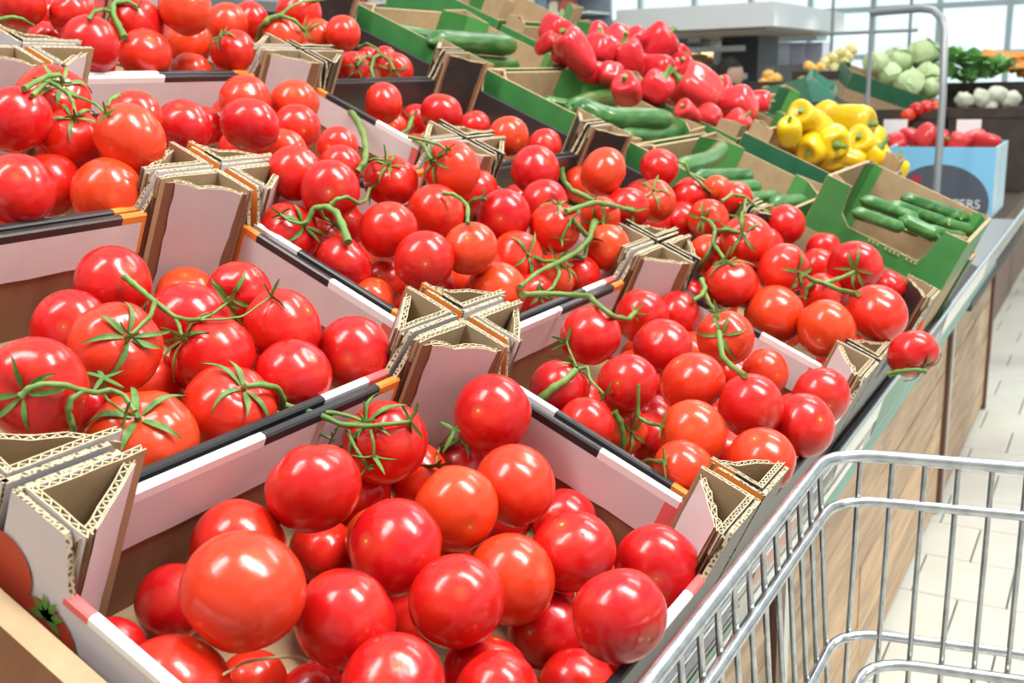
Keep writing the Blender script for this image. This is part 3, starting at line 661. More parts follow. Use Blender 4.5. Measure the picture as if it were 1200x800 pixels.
('green vine with a star calyx beside the middle corner post',[[(1.0470,0.2791,0.1001,0.0028),(1.0218,0.2650,0.1016,0.0027),(0.9955,0.2508,0.1033,0.0027),(0.9668,0.2376,0.1028,0.0026),(0.9364,0.2239,0.1027,0.0025),(0.9033,0.2135,0.1001,0.0025),(0.8946,0.2114,0.0941,0.0025),(0.8885,0.2132,0.0870,0.0024),(0.8853,0.2161,0.0794,0.0025),(0.8849,0.2208,0.0703,0.0025),(0.8896,0.2275,0.0601,0.0025)],
 [(1.0547,0.2642,0.0842,0.0028),(0.8895,0.2009,0.1095,0.0023),(0.8781,0.1902,0.1120,0.0022),(0.8733,0.1802,0.1111,0.0020),(0.8723,0.1716,0.1098,0.0019)],
 [(0.8939,0.2112,0.0932,0.0025),(0.8737,0.2007,0.0918,0.0023),(0.8533,0.1902,0.0906,0.0021),(0.8325,0.1803,0.0901,0.0020),(0.8116,0.1704,0.0897,0.0018)]]),
('bent green stem stub over the black lip of the second front tray',[[(0.7580,0.1856,0.0543,0.0022),(0.7673,0.1843,0.0553,0.0024),(0.7765,0.1829,0.0564,0.0025),(0.7845,0.1840,0.0585,0.0027),(0.7921,0.1848,0.0608,0.0029),(0.7983,0.1889,0.0640,0.0030),(0.8042,0.1930,0.0673,0.0032)],
 [(0.8030,0.1885,0.0548,0.0023),(0.7722,0.1749,0.0551,0.0021),(0.7408,0.1612,0.0559,0.0019),(0.7092,0.1467,0.0589,0.0018),(0.6770,0.1323,0.0624,0.0016)]]),
('thick upright stem stub standing in the second front tray',[[(0.6593,0.1243,0.0478,0.0028),(0.6530,0.1213,0.0442,0.0028),(0.6452,0.1178,0.0410,0.0028),(0.6346,0.1129,0.0375,0.0027),(0.6204,0.1068,0.0351,0.0027),(0.6032,0.0968,0.0356,0.0026),(0.5818,0.0856,0.0375,0.0026),(0.5577,0.0723,0.0412,0.0025),(0.5318,0.0588,0.0457,0.0024)]]),
('stout green stem with shrivelled calyx by the white corner of the second tray',[[(0.4565,0.1737,0.0560,0.0027),(0.4487,0.1744,0.0537,0.0029),(0.4431,0.1762,0.0508,0.0030),(0.4390,0.1794,0.0483,0.0032),(0.4360,0.1832,0.0455,0.0034),(0.4337,0.1874,0.0411,0.0035),(0.4332,0.1925,0.0361,0.0037)],
 [(0.4638,0.1758,0.0568,0.0010),(0.4744,0.1840,0.0597,0.0010),(0.4849,0.1922,0.0629,0.0009),(0.4954,0.1990,0.0641,0.0008),(0.5058,0.2057,0.0655,0.0007)],
 [(0.4634,0.1740,0.0557,0.0014),(0.4651,0.1711,0.0563,0.0013),(0.4661,0.1678,0.0571,0.0013),(0.4639,0.1653,0.0526,0.0012),(0.4606,0.1623,0.0486,0.0011),(0.4579,0.1551,0.0441,0.0011),(0.4546,0.1477,0.0400,0.0010)]]),
('pale green bent stem low beside the double lip',[[(0.4602,0.1422,0.0251,0.0031),(0.4615,0.1398,0.0208,0.0029),(0.4628,0.1375,0.0165,0.0027),(0.4631,0.1365,0.0115,0.0025),(0.4634,0.1356,0.0066,0.0024),(0.4632,0.1358,-0.0005,0.0022),(0.4653,0.1371,-0.0085,0.0021)],
 [(0.4599,0.1210,0.0501,0.0013),(0.4591,0.1207,0.0435,0.0014),(0.4594,0.1208,0.0365,0.0014),(0.4593,0.1208,0.0302,0.0015),(0.4585,0.1204,0.0243,0.0015),(0.4589,0.1170,0.0222,0.0015),(0.4581,0.1131,0.0205,0.0016),(0.4576,0.1069,0.0201,0.0016),(0.4565,0.1004,0.0200,0.0016)],
 [(0.5040,0.1401,-0.0328,0.0014),(0.4742,0.1228,-0.0187,0.0014),(0.4443,0.1058,-0.0046,0.0013),(0.4141,0.0875,0.0075,0.0013),(0.4102,0.0800,0.0094,0.0012)]]),
('forked green vine with a star calyx on the third front tray',[[(0.8677,0.1008,0.0691,0.0023),(0.8762,0.0978,0.0646,0.0024),(0.8907,0.0961,0.0589,0.0025),(0.9025,0.0924,0.0552,0.0026),(0.9084,0.0871,0.0526,0.0026),(0.9072,0.0778,0.0496,0.0027),(0.8986,0.0670,0.0481,0.0027),(0.8845,0.0544,0.0497,0.0027),(0.8671,0.0414,0.0521,0.0027)],
 [(1.0051,0.1097,0.0339,0.0031),(1.0105,0.1020,0.0366,0.0028),(1.0158,0.0943,0.0394,0.0026),(1.0212,0.0866,0.0431,0.0023),(1.0265,0.0790,0.0469,0.0021)],
 [(1.0045,0.1208,0.0343,0.0026),(1.0031,0.1249,0.0311,0.0025),(1.0021,0.1292,0.0278,0.0023),(1.0014,0.1303,0.0221,0.0022),(1.0014,0.1316,0.0162,0.0021)]]),
('short green stem under the overhanging tomato at the third front tray',[[(0.8043,-0.0053,-0.0148,0.0030),(0.8022,-0.0113,-0.0122,0.0028),(0.8001,-0.0172,-0.0097,0.0026),(0.7984,-0.0238,-0.0077,0.0023),(0.7989,-0.0301,-0.0062,0.0021),(0.8014,-0.0349,-0.0067,0.0019),(0.8054,-0.0395,-0.0077,0.0017)]]),
('green stem end lying behind the corner post of the top-row neighbour',[[(0.4657,0.8337,0.3548,0.0026),(0.4689,0.8283,0.3560,0.0024),(0.4721,0.8230,0.3571,0.0022),(0.4753,0.8194,0.3562,0.0020),(0.4791,0.8166,0.3553,0.0018),(0.4850,0.8163,0.3521,0.0016),(0.4928,0.8184,0.3490,0.0013)]]),
('thick forked green vine over the top tray tomatoes',[[(0.5924,0.7980,0.3799,0.0028),(0.5863,0.7963,0.3759,0.0030),(0.5801,0.7945,0.3719,0.0031),(0.5759,0.7906,0.3662,0.0032),(0.5714,0.7863,0.3604,0.0033),(0.5683,0.7797,0.3547,0.0034),(0.5648,0.7726,0.3489,0.0035),(0.5611,0.7648,0.3423,0.0036),(0.5572,0.7568,0.3357,0.0037)],
 [(0.4893,0.7288,0.3506,0.0021),(0.4956,0.7318,0.3547,0.0021),(0.5119,0.7466,0.3598,0.0021),(0.5291,0.7603,0.3624,0.0020),(0.5460,0.7732,0.3650,0.0020),(0.5627,0.7855,0.3650,0.0019),(0.5792,0.7973,0.3649,0.0019)],
 [(0.5844,0.7951,0.3740,0.0024),(0.5854,0.7868,0.3745,0.0022),(0.5882,0.7804,0.3751,0.0021),(0.5901,0.7750,0.3722,0.0020),(0.5928,0.7704,0.3694,0.0019)]]),
('forked green vine with dark calyx over the third-row left tray',[[(0.2854,0.5692,0.2844,0.0024),(0.2949,0.5742,0.2870,0.0023),(0.3055,0.5803,0.2896,0.0022),(0.3157,0.5858,0.2919,0.0022),(0.3252,0.5902,0.2943,0.0021),(0.3337,0.5936,0.2946,0.0021),(0.3412,0.5956,0.2949,0.0020),(0.3454,0.5988,0.2918,0.0019),(0.3492,0.6015,0.2886,0.0018)],
 [(0.3356,0.6128,0.2919,0.0022),(0.3385,0.6072,0.2893,0.0021),(0.3412,0.6014,0.2867,0.0020),(0.3424,0.5962,0.2830,0.0019),(0.3434,0.5905,0.2794,0.0018),(0.3418,0.5861,0.2752,0.0017),(0.3398,0.5812,0.2710,0.0016),(0.3364,0.5768,0.2662,0.0015),(0.3328,0.5721,0.2614,0.0014)],
 [(0.2884,0.5641,0.2790,0.0020),(0.2982,0.5699,0.2829,0.0019),(0.3128,0.5820,0.2868,0.0017),(0.3264,0.5950,0.2885,0.0016),(0.3400,0.6079,0.2903,0.0014)],
 [(0.3484,0.5989,0.2794,0.0015),(0.3462,0.5858,0.2772,0.0014),(0.3435,0.5724,0.2750,0.0013),(0.3387,0.5597,0.2729,0.0012),(0.3333,0.5464,0.2708,0.0012),(0.3271,0.5331,0.2668,0.0011),(0.3217,0.5209,0.2629,0.0010)]]),
('curved green vine over the tomatoes at the top of the second column',[[(0.8787,0.8588,0.3411,0.0047),(0.8507,0.8304,0.3473,0.0044),(0.8226,0.8021,0.3530,0.0041),(0.7965,0.7717,0.3573,0.0038),(0.7984,0.7663,0.3633,0.0036),(0.8015,0.7598,0.3652,0.0034),(0.8061,0.7545,0.3671,0.0032)],
 [(0.8065,0.7549,0.3672,0.0027),(0.8094,0.7458,0.3637,0.0026),(0.8158,0.7398,0.3605,0.0024),(0.8205,0.7360,0.3543,0.0023),(0.8290,0.7353,0.3482,0.0022)],
 [(0.8069,0.7552,0.3672,0.0022),(0.8276,0.7641,0.3736,0.0021),(0.8478,0.7724,0.3801,0.0020),(0.8683,0.7787,0.3845,0.0020),(0.8880,0.7840,0.3889,0.0019),(0.9076,0.7877,0.3911,0.0018),(0.9269,0.7909,0.3932,0.0018)]]),
('looped green vine in the small black tray',[[(1.0094,0.7655,0.2899,0.0025),(1.0093,0.7666,0.2959,0.0025),(1.0144,0.7715,0.3019,0.0025),(1.0274,0.7782,0.3093,0.0025),(1.0402,0.7849,0.3167,0.0025),(1.0546,0.7891,0.3194,0.0025),(1.0689,0.7932,0.3220,0.0026)],
 [(1.0682,0.8055,0.3175,0.0019),(1.0163,0.7748,0.3175,0.0019),(0.9646,0.7436,0.3175,0.0018),(0.9490,0.7397,0.3111,0.0018),(0.9418,0.7420,0.3049,0.0018)],
 [(1.0695,0.7936,0.3220,0.0019),(1.0468,0.7696,0.3175,0.0019),(1.0445,0.7606,0.3136,0.0019),(1.0428,0.7552,0.3062,0.0019),(1.0435,0.7516,0.2988,0.0019)],
 [(1.0832,0.8443,0.3351,0.0020),(1.0814,0.8348,0.3372,0.0019),(1.0794,0.8251,0.3393,0.0019),(1.0772,0.8157,0.3358,0.0019),(1.0747,0.8062,0.3324,0.0019),(1.0706,0.7988,0.3271,0.0019),(1.0695,0.7936,0.3220,0.0019)]]),
('thin yellowish vine between tomatoes and cucumbers',[[(1.1091,0.3374,0.1677,0.0023),(1.1123,0.3331,0.1658,0.0023),(1.1155,0.3288,0.1639,0.0023),(1.1173,0.3263,0.1569,0.0023),(1.1191,0.3238,0.1499,0.0023),(1.1223,0.3176,0.1440,0.0023),(1.1253,0.3113,0.1381,0.0023),(1.1302,0.3056,0.1308,0.0023),(1.1558,0.3070,0.1212,0.0024)],
 [(1.0784,0.2649,0.1192,0.0022),(1.0919,0.2619,0.1223,0.0023),(1.1047,0.2587,0.1255,0.0023),(1.1163,0.2542,0.1233,0.0023),(1.1266,0.2492,0.1212,0.0023),(1.1349,0.2446,0.1148,0.0023),(1.1419,0.2395,0.1084,0.0023),(1.1488,0.2320,0.1027,0.0023),(1.1552,0.2244,0.0970,0.0023)],
 [(1.1406,0.2511,0.1174,0.0017),(1.0790,0.2329,0.1168,0.0017),(1.0169,0.2145,0.1169,0.0016),(0.9538,0.1978,0.1208,0.0015),(0.8903,0.1807,0.1252,0.0014)]]),
('green dried calyx tip on the white lip of the third-row right tray',[[(0.3281,0.5264,0.2688,0.0010),(0.3362,0.5340,0.2713,0.0013),(0.3442,0.5414,0.2739,0.0016),(0.3536,0.5474,0.2754,0.0019),(0.3629,0.5533,0.2770,0.0022)]]),
]
# ------------------------------------------------------------------ setting: floor of square tiles, glazed back wall
FZ = -0.80
tile_m = noise_mat('cream_floor_tile', (0.56, 0.555, 0.505), (0.62, 0.615, 0.56), 9, 0.35, detail=6)
fl_m = mat('floor_grout', (0.16, 0.15, 0.13), 0.8)
_tc = N(fl_m, 'ShaderNodeTexCoord')
_mp = N(fl_m, 'ShaderNodeMapping')
_mp.inputs['Location'].default_value = (0, 0, 0)
_mp.inputs['Rotation'].default_value = (0, 0, math.radians(90))
L(fl_m, _tc.outputs['Object'], _mp.inputs['Vector'])
_br = N(fl_m, 'ShaderNodeTexBrick')
_br.inputs['Scale'].default_value = 1.0
_br.inputs['Brick Width'].default_value = 0.1855
_br.inputs['Row Height'].default_value = 0.2
_br.inputs['Mortar Size'].default_value = 0.0025
_br.inputs['Color1'].default_value = (0.62, 0.595, 0.515, 1)
_br.inputs['Color2'].default_value = (0.66, 0.63, 0.55, 1)
_br.inputs['Mortar'].default_value = (0.16, 0.15, 0.13, 1)
L(fl_m, _mp.outputs[0], _br.inputs['Vector'])
L(fl_m, _br.outputs['Color'], bsdf(fl_m).inputs['Base Color'])
grout = mat('grey_grout', (0.07, 0.065, 0.06), 0.9)
mb = MB()
# slab: plain grout under the separate tiles of the aisle, patterned beyond them
X0, X1, Y0, Y1 = 0.953, 6.953, -0.9, 0.5
for a, b, m in (((-3, -4, FZ - 0.1), (X0, 9, FZ), 0), ((X1, -4, FZ - 0.1), (16, 9, FZ), 0), ((X0, -4, FZ - 0.1), (X1, Y0, FZ), 0),
                ((X0, Y1, FZ - 0.1), (X1, 9, FZ), 0), ((X0, Y0, FZ - 0.1), (X1, Y1, FZ - 0.004), 1)):
    mb.box(a, b, m)
floor = struct(mb.build('floor', [fl_m, grout]))
tile_cache = {}
for i in range(30):
    x0 = X0 + 0.2 * i
    off = 0.12 if i % 2 == 1 else 0.0275
    k0 = math.floor((Y0 - off) / 0.1855)
    y = off + k0 * 0.1855
    while y < Y1:
        a, b = max(y, Y0), min(y + 0.1855, Y1)
        if b - a > 0.02:
            key = (round(b - a, 3), random.randint(0, 1))
            if key not in tile_cache:
                t = MB()
                w, h, g, c = b - a, 0.2, 0.0018, 0.0010
                lo = [(g, g), (h - g, g), (h - g, w - g), (g, w - g)]
                hi = [(g + c, g + c), (h - g - c, g + c), (h - g - c, w - g - c), (g + c, w - g - c)]
                t.face([(*q, 0.004) for q in hi])
                for q in range(4):
                    r = (q + 1) % 4
                    t.face([(*lo[q], -0.002), (*lo[r], -0.002), (*lo[r], 0.003), (*lo[q], 0.003)])
                    t.face([(*lo[q], 0.003), (*lo[r], 0.003), (*hi[r], 0.004), (*hi[q], 0.004)])
                tile_cache[key] = t.mesh('floor_tile', tile_m)
            o = link('floor_tile', tile_cache[key], floor)
            o.location = (x0, a, FZ - 0.0035 + random.uniform(0, 0.0004))
        y += 0.1855

# back wall: a tall glazed front at the end of the hall
glass = bpy.data.materials.new('window_glass')
glass.use_nodes = True
_nt = glass.node_tree
_nt.nodes.remove(_nt.nodes['Principled BSDF'])
_t = N(glass, 'ShaderNodeBsdfTransparent')
_t.inputs['Color'].default_value = (0.9, 0.97, 0.98, 1)
_g = N(glass, 'ShaderNodeBsdfGlossy')
_g.inputs['Roughness'].default_value = 0.05
_mx = N(glass, 'ShaderNodeMixShader')
_mx.inputs[0].default_value = 0.08
L(glass, _t.outputs[0], _mx.inputs[1])
L(glass, _g.outputs[0], _mx.inputs[2])
L(glass, _mx.outputs[0], _nt.nodes['Material Output'].inputs['Surface'])
frame_m = mat('pale_blue_mullion', (0.50, 0.60, 0.64), 0.5)
WX = 13.0
mb = MB()
mb.box((WX, -4, FZ), (WX + 0.15, 9, -0.35))
for k in range(19):
    y = -4 + 13 / 18 * k
    mb.box((WX, y - 0.03, -0.35), (WX + 0.1, y + 0.03, 2.6))
for z in (-0.3, 0.42, 0.95, 1.5, 2.55):
    mb.box((WX + 0.01, -4, z - 0.03), (WX + 0.09, 9, z + 0.03))
wall_back = struct(mb.build('wall_back', frame_m))
n = 0
pane_mb = MB()
pane_mb.box((0, 0.03, 0), (0.01, 13 / 18 - 0.03, 1))
pane_me = pane_mb.mesh('window_pane', glass)
for k in range(18):
    for z0, z1 in ((-0.27, 0.39), (0.45, 0.92), (0.98, 1.47), (1.53, 2.52)):
        o = link('window_pane', pane_me, wall_back)
        o.location = (WX + 0.04, -4 + 13 / 18 * k, z0)
        o.scale = (1, 1, z1 - z0)
mb = MB()
mb.box((-3, -4.1, FZ), (13.2, -4, 0.55))
mb.box((-3, -4.1, 2.12), (13.2, -4, 2.74))
for k in range(12):
    w = 0.5 if k % 3 == 0 else 0.09
    mb.box((-3 + 1.45 * k, -4.1, 0.55), (-3 + 1.45 * k + w, -4, 2.12))
mb.box((-3, -4.08, 1.30), (13.2, -4.02, 1.36))
wall_right = struct(mb.build('wall_right', mat('warm_white_plaster', (0.55, 0.54, 0.52), 0.8)))
for k in range(11):
    a, e = -3 + 1.45 * k + (0.5 if k % 3 == 0 else 0.09), -3 + 1.45 * (k + 1)
    for z0, z1 in ((0.55, 1.30), (1.36, 2.12)):
        t = MB()
        t.box((a, -4.055, z0), (e, -4.045, z1))
        t.build('window_pane', glass, wall_right)
mb = MB()
mb.box((-3.1, -4.1, FZ), (-3, 9, 2.74))
struct(mb.build('wall_front', mat('grey_white_plaster', (0.5, 0.5, 0.5), 0.8)))
# side wall far behind the shelves on the left
mb = MB()
mb.box((-3, 9, FZ), (16, 9.1, 2.6))
struct(mb.build('wall_left', mat('pale_grey_plaster', (0.62, 0.66, 0.67), 0.8)))

# ceiling: white beams with open rooflights between them
mb = MB()
for k in range(17):
    x = -3.0 + k * 1.0
    mb.box((x, -4.0, 2.75), (x + 0.55, 9.0, 2.85))
for y in (-4.0, -1.9, 0.2, 2.3, 4.4, 6.5, 8.6):
    mb.box((-3.0, y, 2.86), (13.4, y + 0.3, 2.96))
mb.box((-3.0, -4.1, 2.97), (13.4, -3.9, 3.0))
struct(mb.build('ceiling', mat('white_ceiling', (0.75, 0.76, 0.76), 0.7)))

# ------------------------------------------------------------------ sloping display stand
stand = thing('display_stand', 'long sloping produce stand with wood panelled front under the tomato trays', 'display stand', (0, 0.14, FZ))
SO = Vector((0, 0.14, FZ))
U0, U1 = -0.75, 3.38
US = 2.12
def rel(p):
    return Vector(p) - SO
deck_m = mat('dark_deck', (0.045, 0.042, 0.04), 0.6)
mb = MB()
V1 = 1.36
for (w0, w1) in ((-0.152, -0.136),):
    q = [rel(P(u, v, w)) for w in (w0, w1) for (u, v) in ((U0, -0.012), (US, -0.012), (US, V1), (U0, V1))]
    mb.face([q[3], q[2], q[1], q[0]])
    mb.face(q[4:])
    for a in range(4):
        b = (a + 1) % 4
        mb.face([q[a], q[b], q[4 + b], q[4 + a]])
mb.build('sloping_deck', deck_m, stand)
mb = MB()
yb = P(0, V1, -0.15).y
zb = P(0, V1, -0.15).z
mb.box(rel((U0, yb - 0.03, FZ)), rel((US, yb, zb - 0.01)))
mb.build('back_panel', M['dark'], stand)
mb = MB()
mb.box(rel((US + 0.001, 0.062, -0.22)), rel((U1, 1.0, -0.2)))
mb.build('flat_end_top', deck_m, stand)
mb = MB()
mb.box(rel((US + 0.1, 0.96, FZ + 0.002)), rel((U1, 0.99, -0.221)))
mb.build('back_panel', M['dark'], stand)
mb = MB()
mb.tube([rel((U0, 0.0395, -0.1045)), rel((U1, 0.0395, -0.1045))], 0.0038, sides=10)
mb.build('chrome_rail', M['chrome'], stand)
# price channel below the rail
chan_m = noise_mat('clear_price_channel', (0.22, 0.24, 0.22), (0.38, 0.38, 0.35), 7, 0.25, stretch=(1, 4, 4))
mb = MB()
A, B, C_, D_ = (0.041, -0.110), (0.057, -0.172), (0.066, -0.176), (0.0475, -0.118)
prof = [A, B, C_, D_]
for a in range(4):
    b = (a + 1) % 4
    mb.face([rel((U0, *prof[a])), rel((U1, *prof[a])), rel((U1, *prof[b])), rel((U0, *prof[b]))])
chan = mb.build('price_channel', chan_m, stand)
def strip(name, u0, u1, f0, f1, m, off=0.0008):
    t = MB()
    dy, dz = B[0] - A[0], B[1] - A[1]
    l = math.hypot(dy, dz)
    ny, nz = dz / l * off, -dy / l * off
    p = [(A[0] + dy * f + ny, A[1] + dz * f + nz) for f in (f0, f1)]
    t.face([rel((u0, *p[0])), rel((u0, *p[1])), rel((u1, *p[1])), rel((u1, *p[0]))])
    t.face([rel((u0, p[0][0] + 0.0006, p[0][1])), rel((u1, p[0][0] + 0.0006, p[0][1])), rel((u1, p[1][0] + 0.0006, p[1][1])), rel((u0, p[1][0] + 0.0006, p[1][1]))])
    return t.build(name, m, chan)
blue_m = mat('dark_blue_label', (0.03, 0.05, 0.16), 0.3)
grn_m = mat('green_label_band', (0.02, 0.20, 0.10), 0.3)
blk_m = mat('black_label', (0.02, 0.02, 0.022), 0.3)
wht_m = mat('white_label', (0.75, 0.75, 0.72), 0.35)
pnk_m = mat('pale_red_label', (0.55, 0.25, 0.20), 0.4)
for u0, u1, f0, f1, m in ((-0.2, 0.155, .03, .40, blue_m), (0.165, 0.25, .03, .40, blue_m), (0.258, 0.35, .03, .40, blk_m), (0.36, 0.46, .03, .40, blue_m), (-0.2, 0.5, .46, .50, blk_m),
                          (-0.2, 0.235, .62, .82, grn_m), (0.25, 0.50, .62, .80, grn_m), (-0.2, 0.5, .84, .98, wht_m), (0.52, 0.66, .05, .42, pnk_m),
                          (0.66, 0.80, .03, .40, blk_m), (0.82, 1.05, .05, .5, wht_m), (0.55, 1.0, .70, .96, wht_m), (1.05, 1.3, .1, .9, grn_m), (1.35, 1.6, .05, .4, blk_m), (1.6, 2.2, .1, .8, wht_m)):
    strip('price_label', u0, u1, f0, f1, m)
# teal-green guard strips hanging under the channel
teal2 = mat('teal_guard_strip', (0.06, 0.22, 0.17), 0.3)
for u0, u1 in ((0.1, 0.50), (0.53, 0.70), (0.72, 1.02), (1.06, 1.6), (1.65, 2.6)):
    mb = MB()
    mb.box(rel((u0, 0.064, -0.203)), rel((u1, 0.067, -0.176)))
    mb.build('guard_strip', teal2, stand)
mb = MB()
mb.box(rel((U0, 0.075, -0.19)), rel((U1, 0.155, -0.182)))
mb.build('soffit', M['grey_metal'], stand)
# wood panelled front: bays of boards between dark posts
wood = mat('oiled_wood', (0.4, 0.25, 0.13), 0.45)
_tc = N(wood, 'ShaderNodeTexCoord')
_oi = N(wood, 'ShaderNodeObjectInfo')
_ad = N(wood, 'ShaderNodeVectorMath', operation='ADD')
L(wood, _tc.outputs['Object'], _ad.inputs[0])
L(wood, _oi.outputs['Random'], _ad.inputs[1])
_mp = N(wood, 'ShaderNodeMapping')
_mp.inputs['Scale'].default_value = (1.2, 8, 16)
L(wood, _ad.outputs[0], _mp.inputs['Vector'])
_nz = N(wood, 'ShaderNodeTexNoise')
_nz.inputs['Scale'].default_value = 3.2
_nz.inputs['Detail'].default_value = 7
_nz.inputs['Distortion'].default_value = 0.8
L(wood, _mp.outputs[0], _nz.inputs['Vector'])
_r = ramp(wood, _nz.outputs['Fac'], [(0.25, (0.18, 0.115, 0.068)), (0.5, (0.35, 0.23, 0.135)), (0.75, (0.52, 0.355, 0.215))])
_tint = ramp(wood, _oi.outputs['Random'], [(0.0, (0.8, 0.78, 0.76)), (1.0, (1.15, 1.1, 1.05))])
L(wood, mix(wood, 1.0, _r.outputs[0], _tint.outputs[0], 'MULTIPLY'), bsdf(wood).inputs['Base Color'])
PY = 0.137
bays = [(-0.72, 0.92), (0.955, 2.40), (2.44, 3.36)]
for a, b in bays:
    t = MB()
    t.box(rel((a, PY + 0.012, FZ + 0.004)), rel((b, PY + 0.022, -0.19)))
    pn = t.build('front_panel', M['dark'], stand)
    z = FZ + 0.02
    while z < -0.2:
        h = min(0.118, -0.193 - z)
        x = a + 0.004
        while x < b - 0.02:
            xe = min(b - 0.004, x + random.uniform(0.45, 0.8))
            t = MB()
            t.box(rel((x + 0.001, PY + random.uniform(0, 0.0015), z + 0.0015)), rel((xe - 0.001, PY + 0.014, z + h - 0.0015)))
            t.build('plank', wood, pn)
            x = xe
        z += h
for x in (-0.74, 0.937, 2.42, 3.372):
    t = MB()
    t.box(rel((x - 0.014, PY - 0.008, FZ + 0.003)), rel((x + 0.014, PY + 0.03, -0.19)))
    t.build('upright', M['brown_post'], stand)
for x in (0.975, 2.47):                    # bright clear edge beside the dark upright
    t = MB()
    t.box(rel((x - 0.012, PY - 0.006, FZ + 0.003)), rel((x + 0.012, PY - 0.001, -0.19)))
    t.build('edge_trim', mat('grey_edge_trim', (0.42, 0.44, 0.42), 0.3), stand)
t = MB()
t.box(rel((-0.75, PY + 0.03, FZ + 0.003)), rel((U1, PY + 0.06, FZ + 0.05)))
t.build('plinth', M['dark'], stand)
for u in (U0 + 0.01, US - 0.03):
    t = MB()
    q = [(PY + 0.03, FZ + 0.003), (yb - 0.03, FZ + 0.003), (yb - 0.03, zb - 0.02), (PY + 0.03, -0.13)]
    t.face([rel((u, *c)) for c in q])
    t.face([rel((u + 0.02, *c)) for c in q[::-1]])
    for a in range(4):
        b = (a + 1) % 4
        t.face([rel((u, *q[b])), rel((u, *q[a])), rel((u + 0.02, *q[a])), rel((u + 0.02, *q[b]))])
    t.build('end_panel', M['brown_post'], stand)

# ------------------------------------------------------------------ cardboard trays with triangular corner posts
LU, LV, BT = 0.068, 0.042, 0.0044          # post legs along the tray, up the slope, board thickness
LIPZ = 0.096
KRAFT, CREAM, EDGE, WHITE, BLACKM, ORANGE, PINK, WLIP, LKRAFT = range(9)
SLOTS = [M['kraft'], M['cream'], M['edge'], M['white'], M['black'], M['orange'], M['pink'], M['white_lip'], M['kraft_light']]

def board(mb, p0, p1, nrm, z0, ztop, out_m, in_m, flute=True):
    """corrugated board standing between plan points p0 and p1; its outer liner on the nrm side."""
    p0, p1, nrm = Vector(p0), Vector(p1), Vector(nrm).normalized()
    n = len(ztop) - 1
    lt = 0.0007
    for side, m in ((0, out_m), (1, in_m)):
        a = nrm * (-side * (BT - lt))
        b = a - nrm * lt
        for i in range(n):
            q0, q1 = p0.lerp(p1, i / n), p0.lerp(p1, (i + 1) / n)
            A0, A1, B0, B1 = q0 + a, q1 + a, q0 + b, q1 + b
            za, zb_ = ztop[i], ztop[i + 1]
            mm = BLACKM if (m == ORANGE and i >= 2) else m
            mb.face([(A0.x, A0.y, z0), (A1.x, A1.y, z0), (A1.x, A1.y, zb_), (A0.x, A0.y, za)], mm)
            mb.face([(B1.x, B1.y, z0), (B0.x, B0.y, z0), (B0.x, B0.y, za), (B1.x, B1.y, zb_)], m if side == 0 else in_m)
            mb.face([(A0.x, A0.y, za), (A1.x, A1.y, zb_), (B1.x, B1.y, zb_), (B0.x, B0.y, za)], CREAM)
    if flute:
        Lg = (p1 - p0).length
        k = max(3, int(Lg / 0.0030))
        prev = None
        for i in range(k + 1):
            t = i / k
            off = -lt if i % 2 == 0 else -(BT - lt)
            c = p0.lerp(p1, t) + nrm * off
            f = t * n
            zi = ztop[int(min(f, n - 1e-6))] * (1 - (f % 1)) + ztop[min(int(f) + 1, n)] * (f % 1)
            if prev is not None:
                d = (c - prev[0])
                w = Vector((-d.y, d.x)).normalized() * 0.0004
                for s in (1, -1):
                    mb.face([(*(prev[0] + w * s), prev[1] - 0.018), (*(c + w * s), zi - 0.018), (*(c + w * s), zi), (*(prev[0] + w * s), prev[1])], CREAM)
                mb.face([(*(prev[0] + w), prev[1]), (*(c + w), zi), (*(c - w), zi), (*(prev[0] - w), prev[1])], CREAM)
            prev = (c, zi - 0.0006)

def torn(n, base, amp, rng):
    return [base + rng.uniform(-amp, amp * 0.6) for _ in range(n + 1)]

